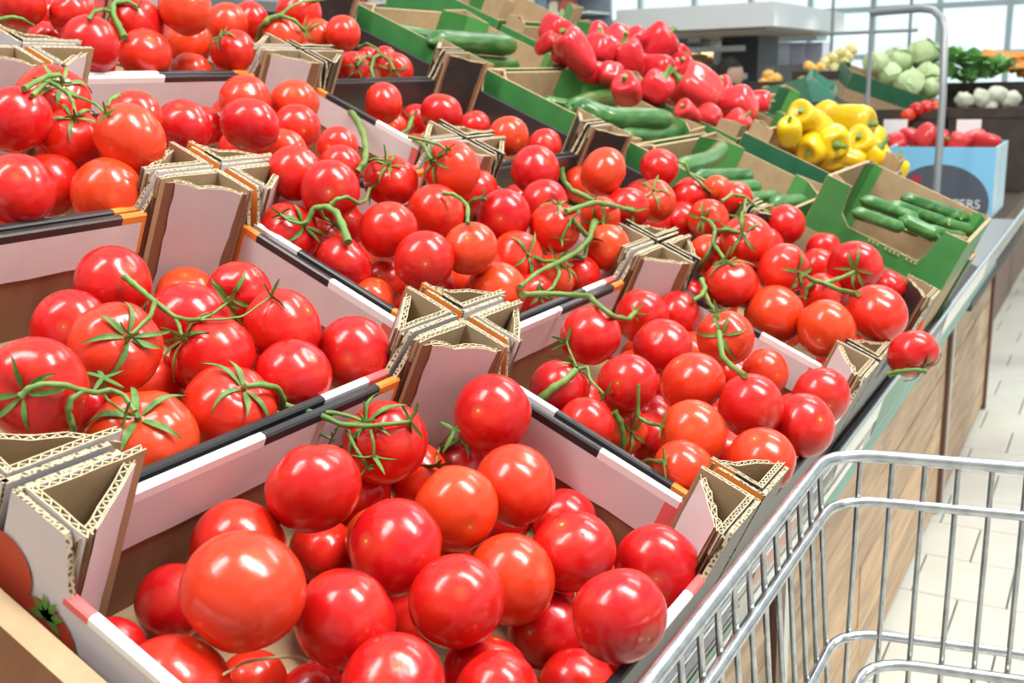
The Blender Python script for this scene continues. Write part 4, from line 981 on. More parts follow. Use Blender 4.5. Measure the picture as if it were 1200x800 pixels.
def make_post(sx, sy, scheme, seed):
    """post in the corner at the origin; legs run to +x*sx and +y*sy."""
    rng = random.Random(seed)
    mb = MB()
    black = scheme == 'black'
    outer = BLACKM if black else WHITE
    V = lambda x, y: Vector((x * sx, y * sy))
    z0 = 0.005
    e = 0.001
    board(mb, V(e, e), V(LU, e), V(0, -1), z0, torn(5, TH - 0.001, 0.0008, rng), outer, LKRAFT)
    vm = outer
    if sx > 0 and sy > 0 and scheme == 'orange':
        vm = ORANGE
    board(mb, V(e, LV), V(e, e), V(-1, 0), z0, torn(4, TH - 0.001, 0.0008, rng), vm, LKRAFT)
    dn = V(LV, LU).normalized()
    dtop = torn(9, TH - 0.004, 0.0022, rng)
    board(mb, V(LU, e + 0.001) , V(e + 0.001, LV), dn, z0, dtop, KRAFT, LKRAFT)
    me = mb.mesh('corner_post', SLOTS)
    # printed paper facing on the slanting face, its edges torn
    pm = MB()
    a, b = V(LU, e + 0.001), V(e + 0.001, LV)
    rows = []
    l, r = 0.17, 0.85
    for i in range(13):
        z = z0 + 0.003 + (TH - 0.0095 - z0) * i / 12
        l = min(0.22, max(0.12, l + rng.uniform(-0.016, 0.016)))
        r = min(0.90, max(0.80, r + rng.uniform(-0.018, 0.018)))
        row = []
        for q in range(7):
            t = l + (r - l) * q / 6
            c = a.lerp(b, t) + dn * 0.0009
            zz = z
            if i == 12:
                f = t * 9
                zz = dtop[int(f)] * (1 - f % 1) + dtop[int(f) + 1] * (f % 1) - 0.0006
            row.append((c.x, c.y, zz))
        rows.append(row)
    pm.grid(rows, WHITE if not black else BLACKM, True)
    rows2 = [[(x - dn.x * 0.0008, y - dn.y * 0.0008, z) for x, y, z in r] for r in rows]
    pm.grid(rows2, CREAM, True)
    for R in (rows[-1], ):
        for q in range(6):
            u, v = Vector(R[q]), Vector(R[q + 1])
            d = Vector((dn.x, dn.y, 0)) * 0.0014
            pm.face([u, v, v - d, u - d], CREAM)
    return me, pm.mesh('paper_facing', SLOTS if not black else [M['black_in'] if s is M['black'] else s for s in SLOTS])

POSTS = {}
def get_post(sx, sy, scheme, seed):
    k = (sx, sy, scheme, seed % 3)
    if k not in POSTS:
        POSTS[k] = make_post(sx, sy, scheme, hash((sx, sy, seed % 3, len(scheme))) & 0xffff)
    return POSTS[k]

def wall_mesh(Lw, full, ramp_l, along, scheme, mirror, name, lip, outer_m):
    """tray wall of length Lw standing at 0; along 'x' or 'y'; inner side is + of the other axis unless mirror."""
    mb = MB()
    s = -1 if mirror else 1
    def pt(a, d, z):
        return (a, d * s, z) if along == 'x' else (d * s, a, z)
    HI = LIPZ - (0.013 if scheme == 'black' else 0)
    prof = [(0.0015, TH - 0.003), (full, TH - 0.003), (full + ramp_l * 0.35, TH - 0.011), (full + ramp_l * 0.7, HI + 0.010), (full + ramp_l, HI),
            (Lw - full - ramp_l, HI), (Lw - full - ramp_l * 0.7, HI + 0.010), (Lw - full - ramp_l * 0.35, TH - 0.011), (Lw - full, TH - 0.003), (Lw - 0.0015, TH - 0.003)]
    d0, d1 = 0.0006, 0.0042
    inn = BLACKM if scheme == 'black' else KRAFT
    for (a, za), (b, zb_) in zip(prof[:-1], prof[1:]):
        mb.face([pt(a, d0, 0.0), pt(b, d0, 0.0), pt(b, d0, zb_), pt(a, d0, za)], outer_m)
        # inner skin: brown board, dark print in its upper part on black trays only through the flap
        mb.face([pt(b, d1, 0.0), pt(a, d1, 0.0), pt(a, d1, za), pt(b, d1, zb_)], KRAFT)
        mb.face([pt(a, d0, za), pt(b, d0, zb_), pt(b, d1, zb_), pt(a, d1, za)], EDGE)
    for a, z in (prof[0], prof[-1]):
        mb.face([pt(a, d0, 0), pt(a, d1, 0), pt(a, d1, z), pt(a, d0, z)], EDGE)
    wall = mb.mesh(name, SLOTS)
    # folded printed flap: rounded lip on top and a band down the inside
    fb = MB()
    f0, f1 = full + ramp_l - 0.004, Lw - full - ramp_l + 0.004
    face = BLACKM if scheme == 'black' else WHITE
    Lf = f1 - f0
    cuts = [(0, 0.012, lip[0]), (0.012, 0.09, lip[1]), (0.09, 0.42, lip[2]), (0.42, 0.70, lip[3]), (0.70, 0.90, lip[4]), (0.90, 1, lip[5])]
    o0, o1 = 0.0002, 0.0066
    t = HI + 0.0028
    secs = [(o0, HI - 0.002), (o0, t - 0.0012), (o0 + 0.0014, t), (o1 - 0.0014, t), (o1, t - 0.0014), (o1, HI - 0.0045)]
    for c0, c1, m in cuts:
        a, b = f0 + Lf * c0, f0 + Lf * c1
        for (p, z), (q, y) in zip(secs[:-1], secs[1:]):
            fb.face([pt(a, p, z), pt(b, p, z), pt(b, q, y), pt(a, q, y)], m, False)
    bot = HI - 0.037
    kk = 14
    for i in range(kk):
        a, b = f0 + Lf * i / kk, f0 + Lf * (i + 1) / kk
        m = face
        if i in (0,) and lip[0] == ORANGE:
            fb.face([pt(a, o1, HI - 0.0045), pt(a + 0.004, o1, HI - 0.0045), pt(a + 0.004, o1, bot + 0.004), pt(a, o1, bot + 0.004)], ORANGE)
            a += 0.004
        if i == kk - 1 and lip[5] == ORANGE:
            fb.face([pt(b - 0.004, o1, HI - 0.0045), pt(b, o1, HI - 0.0045), pt(b, o1, bot + 0.004), pt(b - 0.004, o1, bot + 0.004)], ORANGE)
            b -= 0.004
        if (i == kk - 1 and lip[5] == PINK) or (i == 0 and lip[0] == PINK):
            m = PINK
        e = 0.0004 * math.sin(i * 2.1)
        e2 = 0.0004 * math.sin((i + 1) * 2.1)
        fb.face([pt(a, o1, HI - 0.0045), pt(b, o1, HI - 0.0045), pt(b, o1 + 0.0004, bot + e2), pt(a, o1 + 0.0004, bot + e)], m)
        fb.face([pt(a, o1 + 0.0004, bot + e), pt(b, o1 + 0.0004, bot + e2), pt(b, o1 - 0.0013, bot + e2), pt(a, o1 - 0.0013, bot + e)], CREAM if scheme != 'black' else KRAFT)
    for a in (f0, f1):
        fb.face([pt(a, o1, t - 0.002), pt(a, o1, bot + 0.001), pt(a, d1, bot + 0.001), pt(a, d1, t - 0.002)], EDGE)
    flap = fb.mesh('folded_flap', SLOTS)
    return wall, flap

W_, B_, O_, K_ = WLIP, BLACKM, ORANGE, PINK
LIPS = {'bwk': [B_, B_, B_, B_, W_, K_], 'kwb': [K_, W_, W_, B_, B_, B_], 'wbo2': [O_, O_, B_, B_, W_, W_], 'wwb': [W_, W_, W_, B_, B_, O_], 'kw': [B_, B_, B_, W_, W_, K_], 'bo': [O_, B_, B_, B_, W_, K_], 'ob': [W_, W_, W_, B_, B_, O_], 'wp': [B_, B_, B_, W_, W_, K_], 'bb': [B_] * 6,
        'wbo': [O_, O_, B_, B_, W_, W_], 'pw': [K_, W_, W_, B_, B_, O_]}
WALLS = {}
def get_wall(along, mirror, scheme, lip, outer):
    k = (along, mirror, scheme, lip, outer)
    if k not in WALLS:
        Lw = TW - 0.007 if along == 'x' else TD - 0.003
        full, rl = (LU - 0.006, 0.017) if along == 'x' else (LV - 0.004, 0.012)
        WALLS[k] = wall_mesh(Lw, full, rl, along, scheme, mirror, 'side_wall' if along == 'x' else 'end_wall', LIPS[lip], outer)
    return WALLS[k]

_b = MB()
_b.box((0.003, 0.003, 0.0), (TW - 0.010, TD - 0.006, 0.0045), LKRAFT)
BOTTOM = _b.mesh('tray_bottom', SLOTS)

LOWH = 0.084
def tray(col, row, label, scheme='white', lips=('bo', 'ob', 'ob', 'wp'), outers=(WHITE, WHITE, WHITE, WHITE), dw=0.0, name='tomato_tray'):
    g, gx = 0.0015, 0.0035
    t = thing(name, label, 'tray', P(col * TW + gx, row * TD + g, -TH + dw), (TILT, 0, 0), 'cardboard tomato trays')
    link('tray_bottom', BOTTOM, t)
    Lx, Ly = TW - 2 * gx, TD - 2 * g
    for nm, along, mir, loc, lip, out in (('side_wall', 'x', False, (0, 0, 0), lips[0], outers[0]), ('side_wall', 'x', True, (0, Ly, 0), lips[1], outers[1]),
                                         ('end_wall', 'y', False, (0, 0, 0), lips[2], outers[2]), ('end_wall', 'y', True, (Lx, 0, 0), lips[3], outers[3])):
        wm, fm = get_wall(along, mir, scheme, lip, out)
        o = link(nm, wm, t)
        o.location = loc
        f = link('folded_flap', fm, o)
    k = 0
    for sx, x in ((1, 0), (-1, Lx)):
        for sy, y in ((1, 0), (-1, Ly)):
            pm, fm = get_post(sx, sy, 'orange' if scheme == 'white' and col == 1 else scheme, col * 7 + row * 3 + k)
            # the post stands just inside the walls
            o = link('corner_post', pm, t)
            o.location = (x + sx * 0.0044, y + sy * 0.0044, 0)
            link('paper_facing', fm, o)
            k += 1
    return t

tray(0, 0, 'nearest front tray, open cardboard, with white printed inner band', lips=('bwk', 'wwb', 'kw', 'kwb'), outers=(BLACKM, BLACKM, WHITE, WHITE))
tray(1, 0, 'second front tray, cardboard, behind the cart corner', lips=('bwk', 'wwb', 'wbo2', 'kwb'), outers=(BLACKM, WHITE, ORANGE, WHITE))
tray(2, 0, 'third front tray with black printed walls and dark end', scheme='black', lips=('bb', 'bb', 'bb', 'bb'), outers=(BLACKM,) * 4)
tray(0, 1, 'second-row tray of large tomatoes beyond the nearest tray', lips=('bo', 'ob', 'bo', 'pw'), outers=(WHITE, WHITE, WHITE, WHITE))
tray(1, 1, 'heaped middle cardboard tray with many green vines', lips=('bo', 'ob', 'wbo2', 'pw'), outers=(WHITE, WHITE, ORANGE, WHITE))
tray(2, 1, 'far second-row tray with black lips beside the cucumbers', scheme='black', lips=('bb',) * 4, outers=(BLACKM,) * 4)
tray(0, 2, 'third-row cardboard tray with orange-ended black lip', lips=('ob', 'ob', 'bo', 'ob'), outers=(WHITE,) * 4)
tray(1, 2, 'third-row cardboard tray behind the heaped middle one', lips=('bo', 'ob', 'wbo2', 'pw'), outers=(WHITE, WHITE, ORANGE, WHITE))
tray(2, 2, 'black printed third-row tray with a few sparse tomatoes', scheme='black', lips=('bb',) * 4, outers=(BLACKM,) * 4)
tray(1, 3, 'rearmost cardboard tray, topmost of the second column', lips=('ob', 'bo', 'bo', 'bo'), outers=(WHITE,) * 4)
tray(2, 3, 'rearmost black tray, topmost beside the cucumber cartons', scheme='black', lips=('bb',) * 4, outers=(BLACKM,) * 4)
LOWT = thing('low_carton', 'plain brown carton with a stapled wall at the near end of the stand', 'carton', P(-TW + 0.002, 0.0, -TH), (TILT, 0, 0))
for nm, lo, hi in (('side_wall', (0, 0, 0), (TW - 0.006, 0.005, LOWH)), ('side_wall', (0, TD + 0.1, 0), (TW - 0.006, TD + 0.105, LOWH)), ('end_wall', (TW - 0.020, 0.005, 0), (TW - 0.006, TD + 0.1, LOWH)), ('end_wall', (0, 0.005, 0), (0.006, TD + 0.1, LOWH)), ('carton_bottom', (0.006, 0.005, 0), (TW - 0.020, TD + 0.1, 0.005))):
    t = MB()
    t.box(lo, hi, KRAFT, mats=[KRAFT, LKRAFT, KRAFT, KRAFT, KRAFT, KRAFT])
    t.build(nm, SLOTS, LOWT)
t = MB()
t.box((TW - 0.0212, 0.2, LOWH - 0.026), (TW - 0.0202, 0.211, LOWH - 0.025))
t.build('staple', M['chrome'], LOWT)

# tomato picture printed on the outside of the nearest tray's end wall
TRAY_A = [o for o in bpy.data.objects if o.name == 'tomato_tray'][0]
EW = [o for o in TRAY_A.children if o.name.startswith('end_wall')][0]
pr = MB()
def spot(cy, cz, r, sq, m, x, n=22):
    pr.face([(x, cy + math.cos(2 * math.pi * k / n) * r, cz + math.sin(2 * math.pi * k / n) * r * sq) for k in range(n)], m)
yc = TD - 0.02
spot(yc - 0.022, 0.070, 0.022, 0.82, 0, -0.0004)
spot(yc + 0.012, 0.088, 0.021, 0.85, 0, -0.0003)
for k in range(6):
    a = -0.3 + 0.75 * k
    y0, z0 = yc - 0.022, 0.081
    d = Vector((0, math.cos(a), math.sin(a))) * 0.012
    s = Vector((0, -math.sin(a), math.cos(a))) * 0.0022
    c = Vector((-0.0007, y0, z0))
    pr.face([c - s, c + d * 0.6 - s, c + d, c + d * 0.6 + s, c + s], 1)
pr.build('tomato_print', [M['red_print'], M['sepal']], EW)

# ------------------------------------------------------------------ tomatoes
def surf(t, ph, lobes, la, dim, ob, egg, ph0):
    """unit tomato: t polar angle from the stem end."""
    st, ct = math.sin(t), math.cos(t)
    r = 1 + la * math.cos(lobes * ph + ph0) * (max(0, ct) ** 1.2) * st * st * 2.4 + 0.02 * math.cos(2 * ph + ph0 * 1.7) * st
    r *= 1 + egg * ct
    rho = r * st
    z = r * ct * ob
    z -= dim * math.exp(-(st / 0.34) ** 2) * (1 if ct > 0 else 0)
    z += 0.035 * math.exp(-(st / 0.25) ** 2) * (1 if ct < 0 else 0)
    return Vector((rho * math.cos(ph), rho * math.sin(ph), z))
KIND = [(5, 0.035, 0.16, 0.92, 0.0, 0.3), (6, 0.03, 0.17, 0.88, 0.02, 1.2), (4, 0.03, 0.14, 0.95, -0.03, 2.2), (5, 0.02, 0.15, 0.98, 0.03, 0.9),
        (5, 0.035, 0.17, 0.85, 0.0, 2.9), (3, 0.035, 0.16, 0.90, 0.02, 0.1)]
TOM, CALYX = [], []
for kd in KIND:
    mb = MB()
    rows = []
    RN, SN = 20, 32
    for i in range(RN + 1):
        t = math.pi * i / RN
        t = min(max(t, 0.02), math.pi - 0.02)
        rows.append([surf(t, 2 * math.pi * j / SN, *kd) for j in range(SN)])
    mb.grid(rows, 0, True, True)
    mb.face(rows[0][::-1], 0, True)
    mb.face(rows[-1], 0, True)
    TOM.append(mb.mesh('tomato', M['tomato']))
for seed, kd in enumerate(KIND):
    rng = random.Random(seed + 40)
    mb = MB()
    nS = 5 if seed % 2 else 6
    for s in range(nS):
        ph = 2 * math.pi * s / nS + rng.uniform(-0.25, 0.25)
        ln = rng.uniform(0.55, 0.95)
        lift = rng.uniform(0.02, 0.22)
        wid = rng.uniform(0.07, 0.11)
        top, under = [], []
        bend = rng.uniform(-0.35, 0.35)
        for i in range(8):
            q = i / 7
            t = 0.10 + ln * q
            p = surf(t, ph + bend * q * q, *kd)
            nrm = Vector((math.sin(t) * math.cos(ph), math.sin(t) * math.sin(ph), math.cos(t)))
            p = p + nrm * (0.02 + lift * q * q + 0.03 * math.sin(q * 3.1))
            side = Vector((-math.sin(ph), math.cos(ph), 0))
            w = wid * (math.sin(min(1, q * 1.5 + 0.18) * math.pi / 2) * (1 - q) ** 0.7 + 0.008)
            top.append([p - side * w + nrm * 0.016, p, p + side * w + nrm * 0.016])
            under.append([c - nrm * 0.014 for c in top[-1]])
        mb.grid(top, 0, True)
        mb.grid([r[::-1] for r in under], 0, True)
    z = surf(0.02, 0, *kd).z
    mb.tube([(0, 0, z), (0.005, 0, z + 0.09), (0.02, 0.01, z + 0.16)], [0.075, 0.05, 0.055], 0, 8)
    CALYX.append(mb.mesh('calyx', M['sepal']))

def put_tomato(c, r, axis, k, label, group, calyx):
    o = link('tomato', TOM[k])
    o.location = c
    q = Vector(axis).to_track_quat('Z', 'Y')
    o.rotation_mode = 'QUATERNION'
    from mathutils import Quaternion
    o.rotation_quaternion = q @ Quaternion((0, 0, 1), random.uniform(0, 6.28))
    s = r / 0.985
    o.scale = (s, s, s)
    tag(o, label, 'tomato', group)
    if calyx:
        link('calyx', CALYX[k], o)
    return o
TRAYNAME = {'A': 'nearest front tray', 'B': 'second front tray', 'C': 'third front tray', 'D': 'near second-row tray', 'E': 'middle second-row tray', 'F': 'far second-row tray',
            'G': 'near third-row tray', 'H': 'middle third-row tray', 'I': 'black third-row tray', 'K': 'rearmost cardboard tray', 'L': 'rearmost black tray'}
for c, x, y, z, r, ax, ay, az, cal, lab in TOMATOES:
    put_tomato((x, y, z), r, (ax, ay, az), random.randrange(6), lab, 'tomatoes in the ' + TRAYNAME[c], cal)
ORD = ['first', 'second', 'third', 'fourth', 'fifth', 'sixth', 'seventh', 'eighth', 'ninth', 'tenth', 'eleventh', 'twelfth', 'thirteenth']
def px_x(p):
    q = Vector(p) - CAM
    return q.dot(RIGHT) / q.dot(FWD)
for c, x, y, z, r in DEEP_TOMATOES:
    rank = sum(1 for q in DEEP_TOMATOES if q[0] == c and px_x(q[1:4]) < px_x((x, y, z)))
    put_tomato((x, y, z), r, (random.gauss(0, 1), random.gauss(0, 1), random.gauss(0, 1)), random.randrange(4),
               'red tomato in the lower layer of the ' + TRAYNAME[c] + ', ' + ORD[rank] + ' from left', 'lower layer of the ' + TRAYNAME[c], False)

# ------------------------------------------------------------------ vines
def sepals(mb, p, d, size, rng, n=4):
    d = d.normalized()
    a = d.orthogonal().normalized()
    b = d.cross(a)
    for s in range(n):
        ph = 2 * math.pi * s / n + rng.uniform(-0.5, 0.5)
        o = a * math.cos(ph) + b * math.sin(ph)
        side = d.cross(o)
        ln = size * rng.uniform(0.7, 1.25)
        rows, rows2 = [], []
        cv = rng.uniform(-0.2, 0.7)
        for i in range(6):
            q = i / 5
            c = p + o * (ln * q) + d * (ln * (0.25 * q - cv * q * q * 0.6))
            w = size * 0.11 * (1 - q) ** 0.8 * (0.6 + q) + 0.0002
            rows.append([c - side * w, c + d * 0.0004, c + side * w])
            rows2.append([x - d * 0.0006 for x in rows[-1][::-1]])
        mb.grid(rows, 0, True)
        mb.grid(rows2, 0, True)
rngv = random.Random(3)
for vi, (lab, brs) in enumerate(VINES):
    o0 = Vector(brs[0][0][:3])
    t = thing('tomato_vine', lab, 'vine', o0, (0, 0, 0), 'green truss stems on the tomatoes')
    m = M['dry'] if 'dry' in lab else M['stem']
    for bi, br in enumerate(brs):
        sp = smooth_path(br, 3)
        pts = [Vector(q[:3]) - o0 for q in sp]
        rad = []
        for i, q in enumerate(sp):
            e = min(i, len(sp) - 1 - i)
            rad.append(max(0.0006, q[3]) * (1.16 if e == 0 else 1.06 if e == 1 else 1.0) * (1 + 0.10 * math.sin(i * 1.3 + vi)))
        mb = MB()
        mb.tube(pts, rad, 0, 8)
        mb.build('main_stem' if bi == 0 else 'side_stem', m, t)
        if bi > 0 and 'dry' not in lab:
            mb = MB()
            sepals(mb, pts[-1], (pts[-1] - pts[-3]), rngv.uniform(0.010, 0.017), rngv, rngv.choice((3, 4, 4, 5)))
            mb.build('dried_sepals', M['sepal'], t)
# ------------------------------------------------------------------ printed cartons of cucumbers and peppers
def carton(name, label, org, rot, sx, sy, h, hp, out_m, low_m=None, low=0.0, cut_near=False, group='printed produce cartons', post=0.085, posts=((0, 0), (0, 1), (1, 0), (1, 1)), post_m=None, wall_in=None, near_up=0.0):
    """open carton; local x along the stand, y across, z up; walls h high, corner posts hp high."""
    t = thing(name, label, 'carton', org, rot, group)
    wm = wall_in or M['kraft_light']
    th = 0.005
    mats = [out_m, wm, low_m or out_m]
    mb = MB()
    mb.box((0.001, 0.001, 0), (sx - 0.001, sy - 0.001, 0.005), 1)
    mb.build('carton_bottom', mats, t)
    def wall(nm, a0, a1, along, pos, inward, prof):
        w = MB()
        def pt(a, d, z):
            return (a, pos + d * inward, z) if along == 'x' else (pos + d * inward, a, z)
        for (a, za), (b, zb_) in zip(prof[:-1], prof[1:]):
            if low > 0:
                w.face([pt(a, 0, 0), pt(b, 0, 0), pt(b, 0, min(low, zb_)), pt(a, 0, min(low, za))], 2)
            w.face([pt(a, 0, low), pt(b, 0, low), pt(b, 0, zb_), pt(a, 0, za)], 0)
            w.face([pt(a, th, 0), pt(b, th, 0), pt(b, th, zb_), pt(a, th, za)], 1)
            w.face([pt(a, 0, za), pt(b, 0, zb_), pt(b, th, zb_), pt(a, th, za)], 1)
        for a, z in (prof[0], prof[-1]):
            w.face([pt(a, 0, 0), pt(a, th, 0), pt(a, th, z), pt(a, 0, z)], 1)
        return w.build(nm, mats, t)
    r = min(0.05, hp - h)
    def profile(Ln, dip):
        p = [(0.001, h), (Ln * 0.5, h), (Ln - 0.001, h)]
        if dip:
            p = [(0.001, h), (Ln * 0.16, h), (Ln * 0.18, h - 0.012)] + [(Ln * (0.18 + 0.06 * (1 - math.cos(q * math.pi / 8))), h - 0.012 - 0.04 * math.sin(q * math.pi / 8)) for q in range(1, 5)]
            p += [(Ln * 0.72, h - 0.052)] + [(Ln * (0.78 + 0.04 * math.sin(q * math.pi / 8) ), h - 0.052 + 0.052 * q / 4) for q in range(1, 5)] + [(Ln - 0.001, h)]
        return p
    wall('side_wall', 0, sx, 'x', 0, 1, profile(sx, False))
    wall('side_wall', 0, sx, 'x', sy, -1, profile(sx, False))
    ew = wall('end_wall', 0, sy, 'y', 0, 1, [(a, z + near_up) for a, z in profile(sy, cut_near)])
    wall('end_wall', 0, sy, 'y', sx, -1, profile(sy, False))
    pm = post_m or [out_m, M['green_light'], M['kraft_light']]
    for ix, iy in posts:
        w = MB()
        x, y = ix * sx, iy * sy
        dx, dy = (1 if ix == 0 else -1), (1 if iy == 0 else -1)
        e = th + 0.001
        q = [(x + dx * e, y + dy * e), (x + dx * post, y + dy * e), (x + dx * post * 0.45, y + dy * post * 0.42), (x + dx * e, y + dy * post * 0.8)]
        z = [hp, hp - 0.004, hp - 0.002, hp - 0.005]
        for a, m in ((0, 2), (1, 0), (2, 1), (3, 2)):
            b = (a + 1) % 4
            w.face([(*q[a], 0.006), (*q[b], 0.006), (*q[b], z[b]), (*q[a], z[a])], m)
            c = (Vector((x + dx * post * 0.3, y + dy * post * 0.3)))
            i0, i1 = Vector(q[a]).lerp(c, 0.18), Vector(q[b]).lerp(c, 0.18)
            w.face([(*q[a], z[a]), (*q[b], z[b]), (*i1, z[b]), (*i0, z[a])], 2)
            w.face([(*i0, z[a]), (*i1, z[b]), (*i1, z[b] - 0.05), (*i0, z[a] - 0.05)], 2)
        w.build('corner_post', pm, t)
    return t, ew

def deck_carton(label, u0, u1, v0, v1, h, hp, out_m, w0=-0.1345, **kw):
    return carton('produce_carton', label, P(u0, v0, w0), (TILT, 0, 0), u1 - u0, v1 - v0, h, hp, out_m, **kw)

deck_carton('green printed carton of cucumbers, front of its column, behind third tray', 1.222, 1.605, 0.255, 0.492, 0.102, 0.112, M['green_print'], near_up=0.0125)
deck_carton('green printed carton of cucumbers, middle of its column, beside black tray', 1.222, 1.605, 0.50, 0.78, 0.102, 0.112, M['green_print'], near_up=0.0125)
deck_carton('green printed carton of cucumbers, rearmost of its column, by rearmost tray', 1.222, 1.605, 0.79, 1.06, 0.102, 0.112, M['green_print'], near_up=0.0125)
t0, ew0 = deck_carton('taller green and brown carton of small cucumbers with scooped end', 1.235, 1.50, 0.003, 0.21, 0.195, 0.199, M['green_print'], low_m=M['kraft_light'], low=0.118, cut_near=True, post=0.035)
# pale lettering band on its end wall (too blurred to read in the photograph) and the black hand hole
t = MB()
for k in range(12):
    if k not in (3, 8):
        t.box((-0.0012, 0.045 + k * 0.0062, 0.138), (-0.0003, 0.049 + k * 0.0062, 0.1455))
t.build('pale_lettering', mat('tan_lettering', (0.30, 0.34, 0.14), 0.6), ew0)
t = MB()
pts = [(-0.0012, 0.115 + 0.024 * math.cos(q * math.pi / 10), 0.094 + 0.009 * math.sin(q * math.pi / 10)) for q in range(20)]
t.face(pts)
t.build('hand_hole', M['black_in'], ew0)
deck_carton('green and tan carton holding yellow peppers', 1.64, 2.02, 0.215, 0.45, 0.125, 0.152, M['green_dark'], post_m=[M['kraft_light'], M['kraft_light'], M['kraft_light']], post=0.06)
deck_carton('green carton of red peppers nearest the yellow pepper carton', 1.66, 2.04, 0.46, 0.72, 0.105, 0.13, M['green_print'], post=0.06)
deck_carton('tan and green carton of red peppers behind the cucumbers', 1.66, 2.04, 0.73, 1.0, 0.105, 0.13, M['green_print'], post=0.06)
deck_carton('tan and green carton at the back behind the red peppers', 1.66, 2.04, 1.01, 1.28, 0.11, 0.15, M['green_print'], post=0.06)
deck_carton('dark green carton beyond the yellow peppers', 2.07, 2.45, 0.36, 0.62, 0.105, 0.13, M['green_dark'], post=0.06)
deck_carton('green carton low on the stand beyond the small cucumbers', 1.55, 1.64, 0.0, 0.2, 0.115, 0.14, M['green_dark'], post=0.03)

# ------------------------------------------------------------------ cucumbers
cuc_m = mat('cucumber_skin', (0.05, 0.2, 0.03), 0.3, coat=0.15)
_tc = N(cuc_m, 'ShaderNodeTexCoord')
_nz = N(cuc_m, 'ShaderNodeTexNoise')
_nz.inputs['Scale'].default_value = 110
_nz.inputs['Detail'].default_value = 3
_mp = N(cuc_m, 'ShaderNodeMapping')
_mp.inputs['Scale'].default_value = (0.18, 0.6, 1.0)
L(cuc_m, _tc.outputs['Object'], _mp.inputs['Vector'])
L(cuc_m, _mp.outputs[0], _nz.inputs['Vector'])
_oi = N(cuc_m, 'ShaderNodeObjectInfo')
_r1 = ramp(cuc_m, _oi.outputs['Random'], [(0, (0.018, 0.10, 0.018)), (1, (0.045, 0.17, 0.035))])
_r2 = ramp(cuc_m, _nz.outputs['Fac'], [(0.45, (0, 0, 0)), (0.75, (1, 1, 1))])
L(cuc_m, mix(cuc_m, _r2.outputs[0], _r1.outputs[0], (0.11, 0.26, 0.07)), bsdf(cuc_m).inputs['Base Color'])
pale_m = mat('pale_cucumber_tip', (0.32, 0.5, 0.12), 0.4)

def cucumber(pts, r, label, group, tip=True):
    """cucumber lying along world points pts."""
    pts = [Vector(p) for p in pts]
    o0 = pts[0].copy()
    sp = [Vector(q) for q in smooth_path(pts, 6 if len(pts) > 2 else 12)]
    n = len(sp)
    mb = MB()
    rows = []
    up0 = None
    for i, c in enumerate(sp):
        q = i / (n - 1)
        d = (sp[min(i + 1, n - 1)] - sp[max(i - 1, 0)]).normalized()
        if up0 is None:
            up0 = d.orthogonal().normalized()
        a = (up0 - d * up0.dot(d)).normalized()
        up0 = a
        b = d.cross(a)
        e = min(q, 1 - q)
        rr = r * (1 - max(0, (0.16 - e) / 0.16) ** 2.2 * 0.62) * (1 + 0.04 * math.sin(q * 9))
        rows.append([c - o0 + (a * math.cos(2 * math.pi * k / 20) + b * math.sin(2 * math.pi * k / 20)) * rr * (1 + 0.028 * math.cos(8 * 2 * math.pi * k / 20) + 0.012 * math.sin(q * 40 + k)) for k in range(20)])
    # rounded ends
    for end, d in ((0, -1), (-1, 1)):
        ring = rows[end]
        c = sum(ring, Vector()) / len(ring)
        ax = (sp[1] - sp[0]).normalized() if end == 0 else (sp[-1] - sp[-2]).normalized()
        new = [[c + (p - c) * f + ax * d * r * g for p in ring] for f, g in ((0.75, 0.2), (0.35, 0.34), (0.05, 0.38))]
        if end == 0:
            rows = new[::-1] + rows
        else:
            rows = rows + new
    mb.grid(rows, 0, True, True)
    o = mb.build('cucumber', cuc_m)
    o.location = o0
    tag(o, label, 'cucumber', group)
    if tip:
        t = MB()
        ax = (sp[-1] - sp[-2]).normalized()
        e = sp[-1] - o0 + ax * r * 0.3
        t.tube([e, e + ax * r * 0.22, e + ax * r * 0.5], [r * 0.2, r * 0.17, r * 0.05], 0, 8)
        t.build('blossom_tip', pale_m, o)
    return o

def on_w(x, y, w):                         # the point of the tilted plane at height w seen at x, y
    d = at(x, y, 1) - CAM
    s = (w - CAM.dot(AX_W)) / d.dot(AX_W)
    return CAM + d * s

def cuc_px(path, rpx, w, label, group):
    pts = [on_w(x, y, w) for x, y in path]
    dep = (pts[0] - CAM).dot(FWD)
    return cucumber(pts, rpx * dep / FPX, label, group)
G3, G2, G1, G0 = ('cucumbers in the rearmost green carton', 'cucumbers in the middle green carton', 'cucumbers in the front green carton', 'small cucumbers in the scooped carton')
cuc_px([(504, 49), (550, 50), (602, 54)], 13.5, -0.02, 'large smooth cucumber lying on top in the rearmost green carton', G3)
cuc_px([(455, 36), (490, 41), (520, 47)], 9, -0.045, 'pale cucumber end behind the large top cucumber, rearmost green carton', G3)
cuc_px([(540, 74), (570, 75), (606, 78)], 10, -0.055, 'cucumber just under the large one in the rearmost green carton', G3)
cuc_px([(565, 92), (585, 90), (610, 93)], 8, -0.075, 'lowest cucumber beside the near wall, rearmost green carton', G3)
cuc_px([(470, 46), (500, 53), (530, 60)], 9, -0.065, 'cucumber half hidden behind the near green wall, rearmost carton', G3)
cuc_px([(674, 124), (705, 136), (740, 138), (786, 140)], 13, -0.022, 'ridged dark cucumber lying on top in the middle green carton', G2)
cuc_px([(668, 128), (695, 117), (731, 113)], 11, -0.05, 'cucumber slanting behind the top one, middle green carton', G2)
cuc_px([(720, 160), (755, 159), (797, 158)], 13, -0.05, 'plump cucumber in front of the others, middle green carton', G2)
cuc_px([(636, 119), (655, 122), (680, 126)], 8, -0.07, 'pale cucumber end by the near wall, middle green carton', G2)
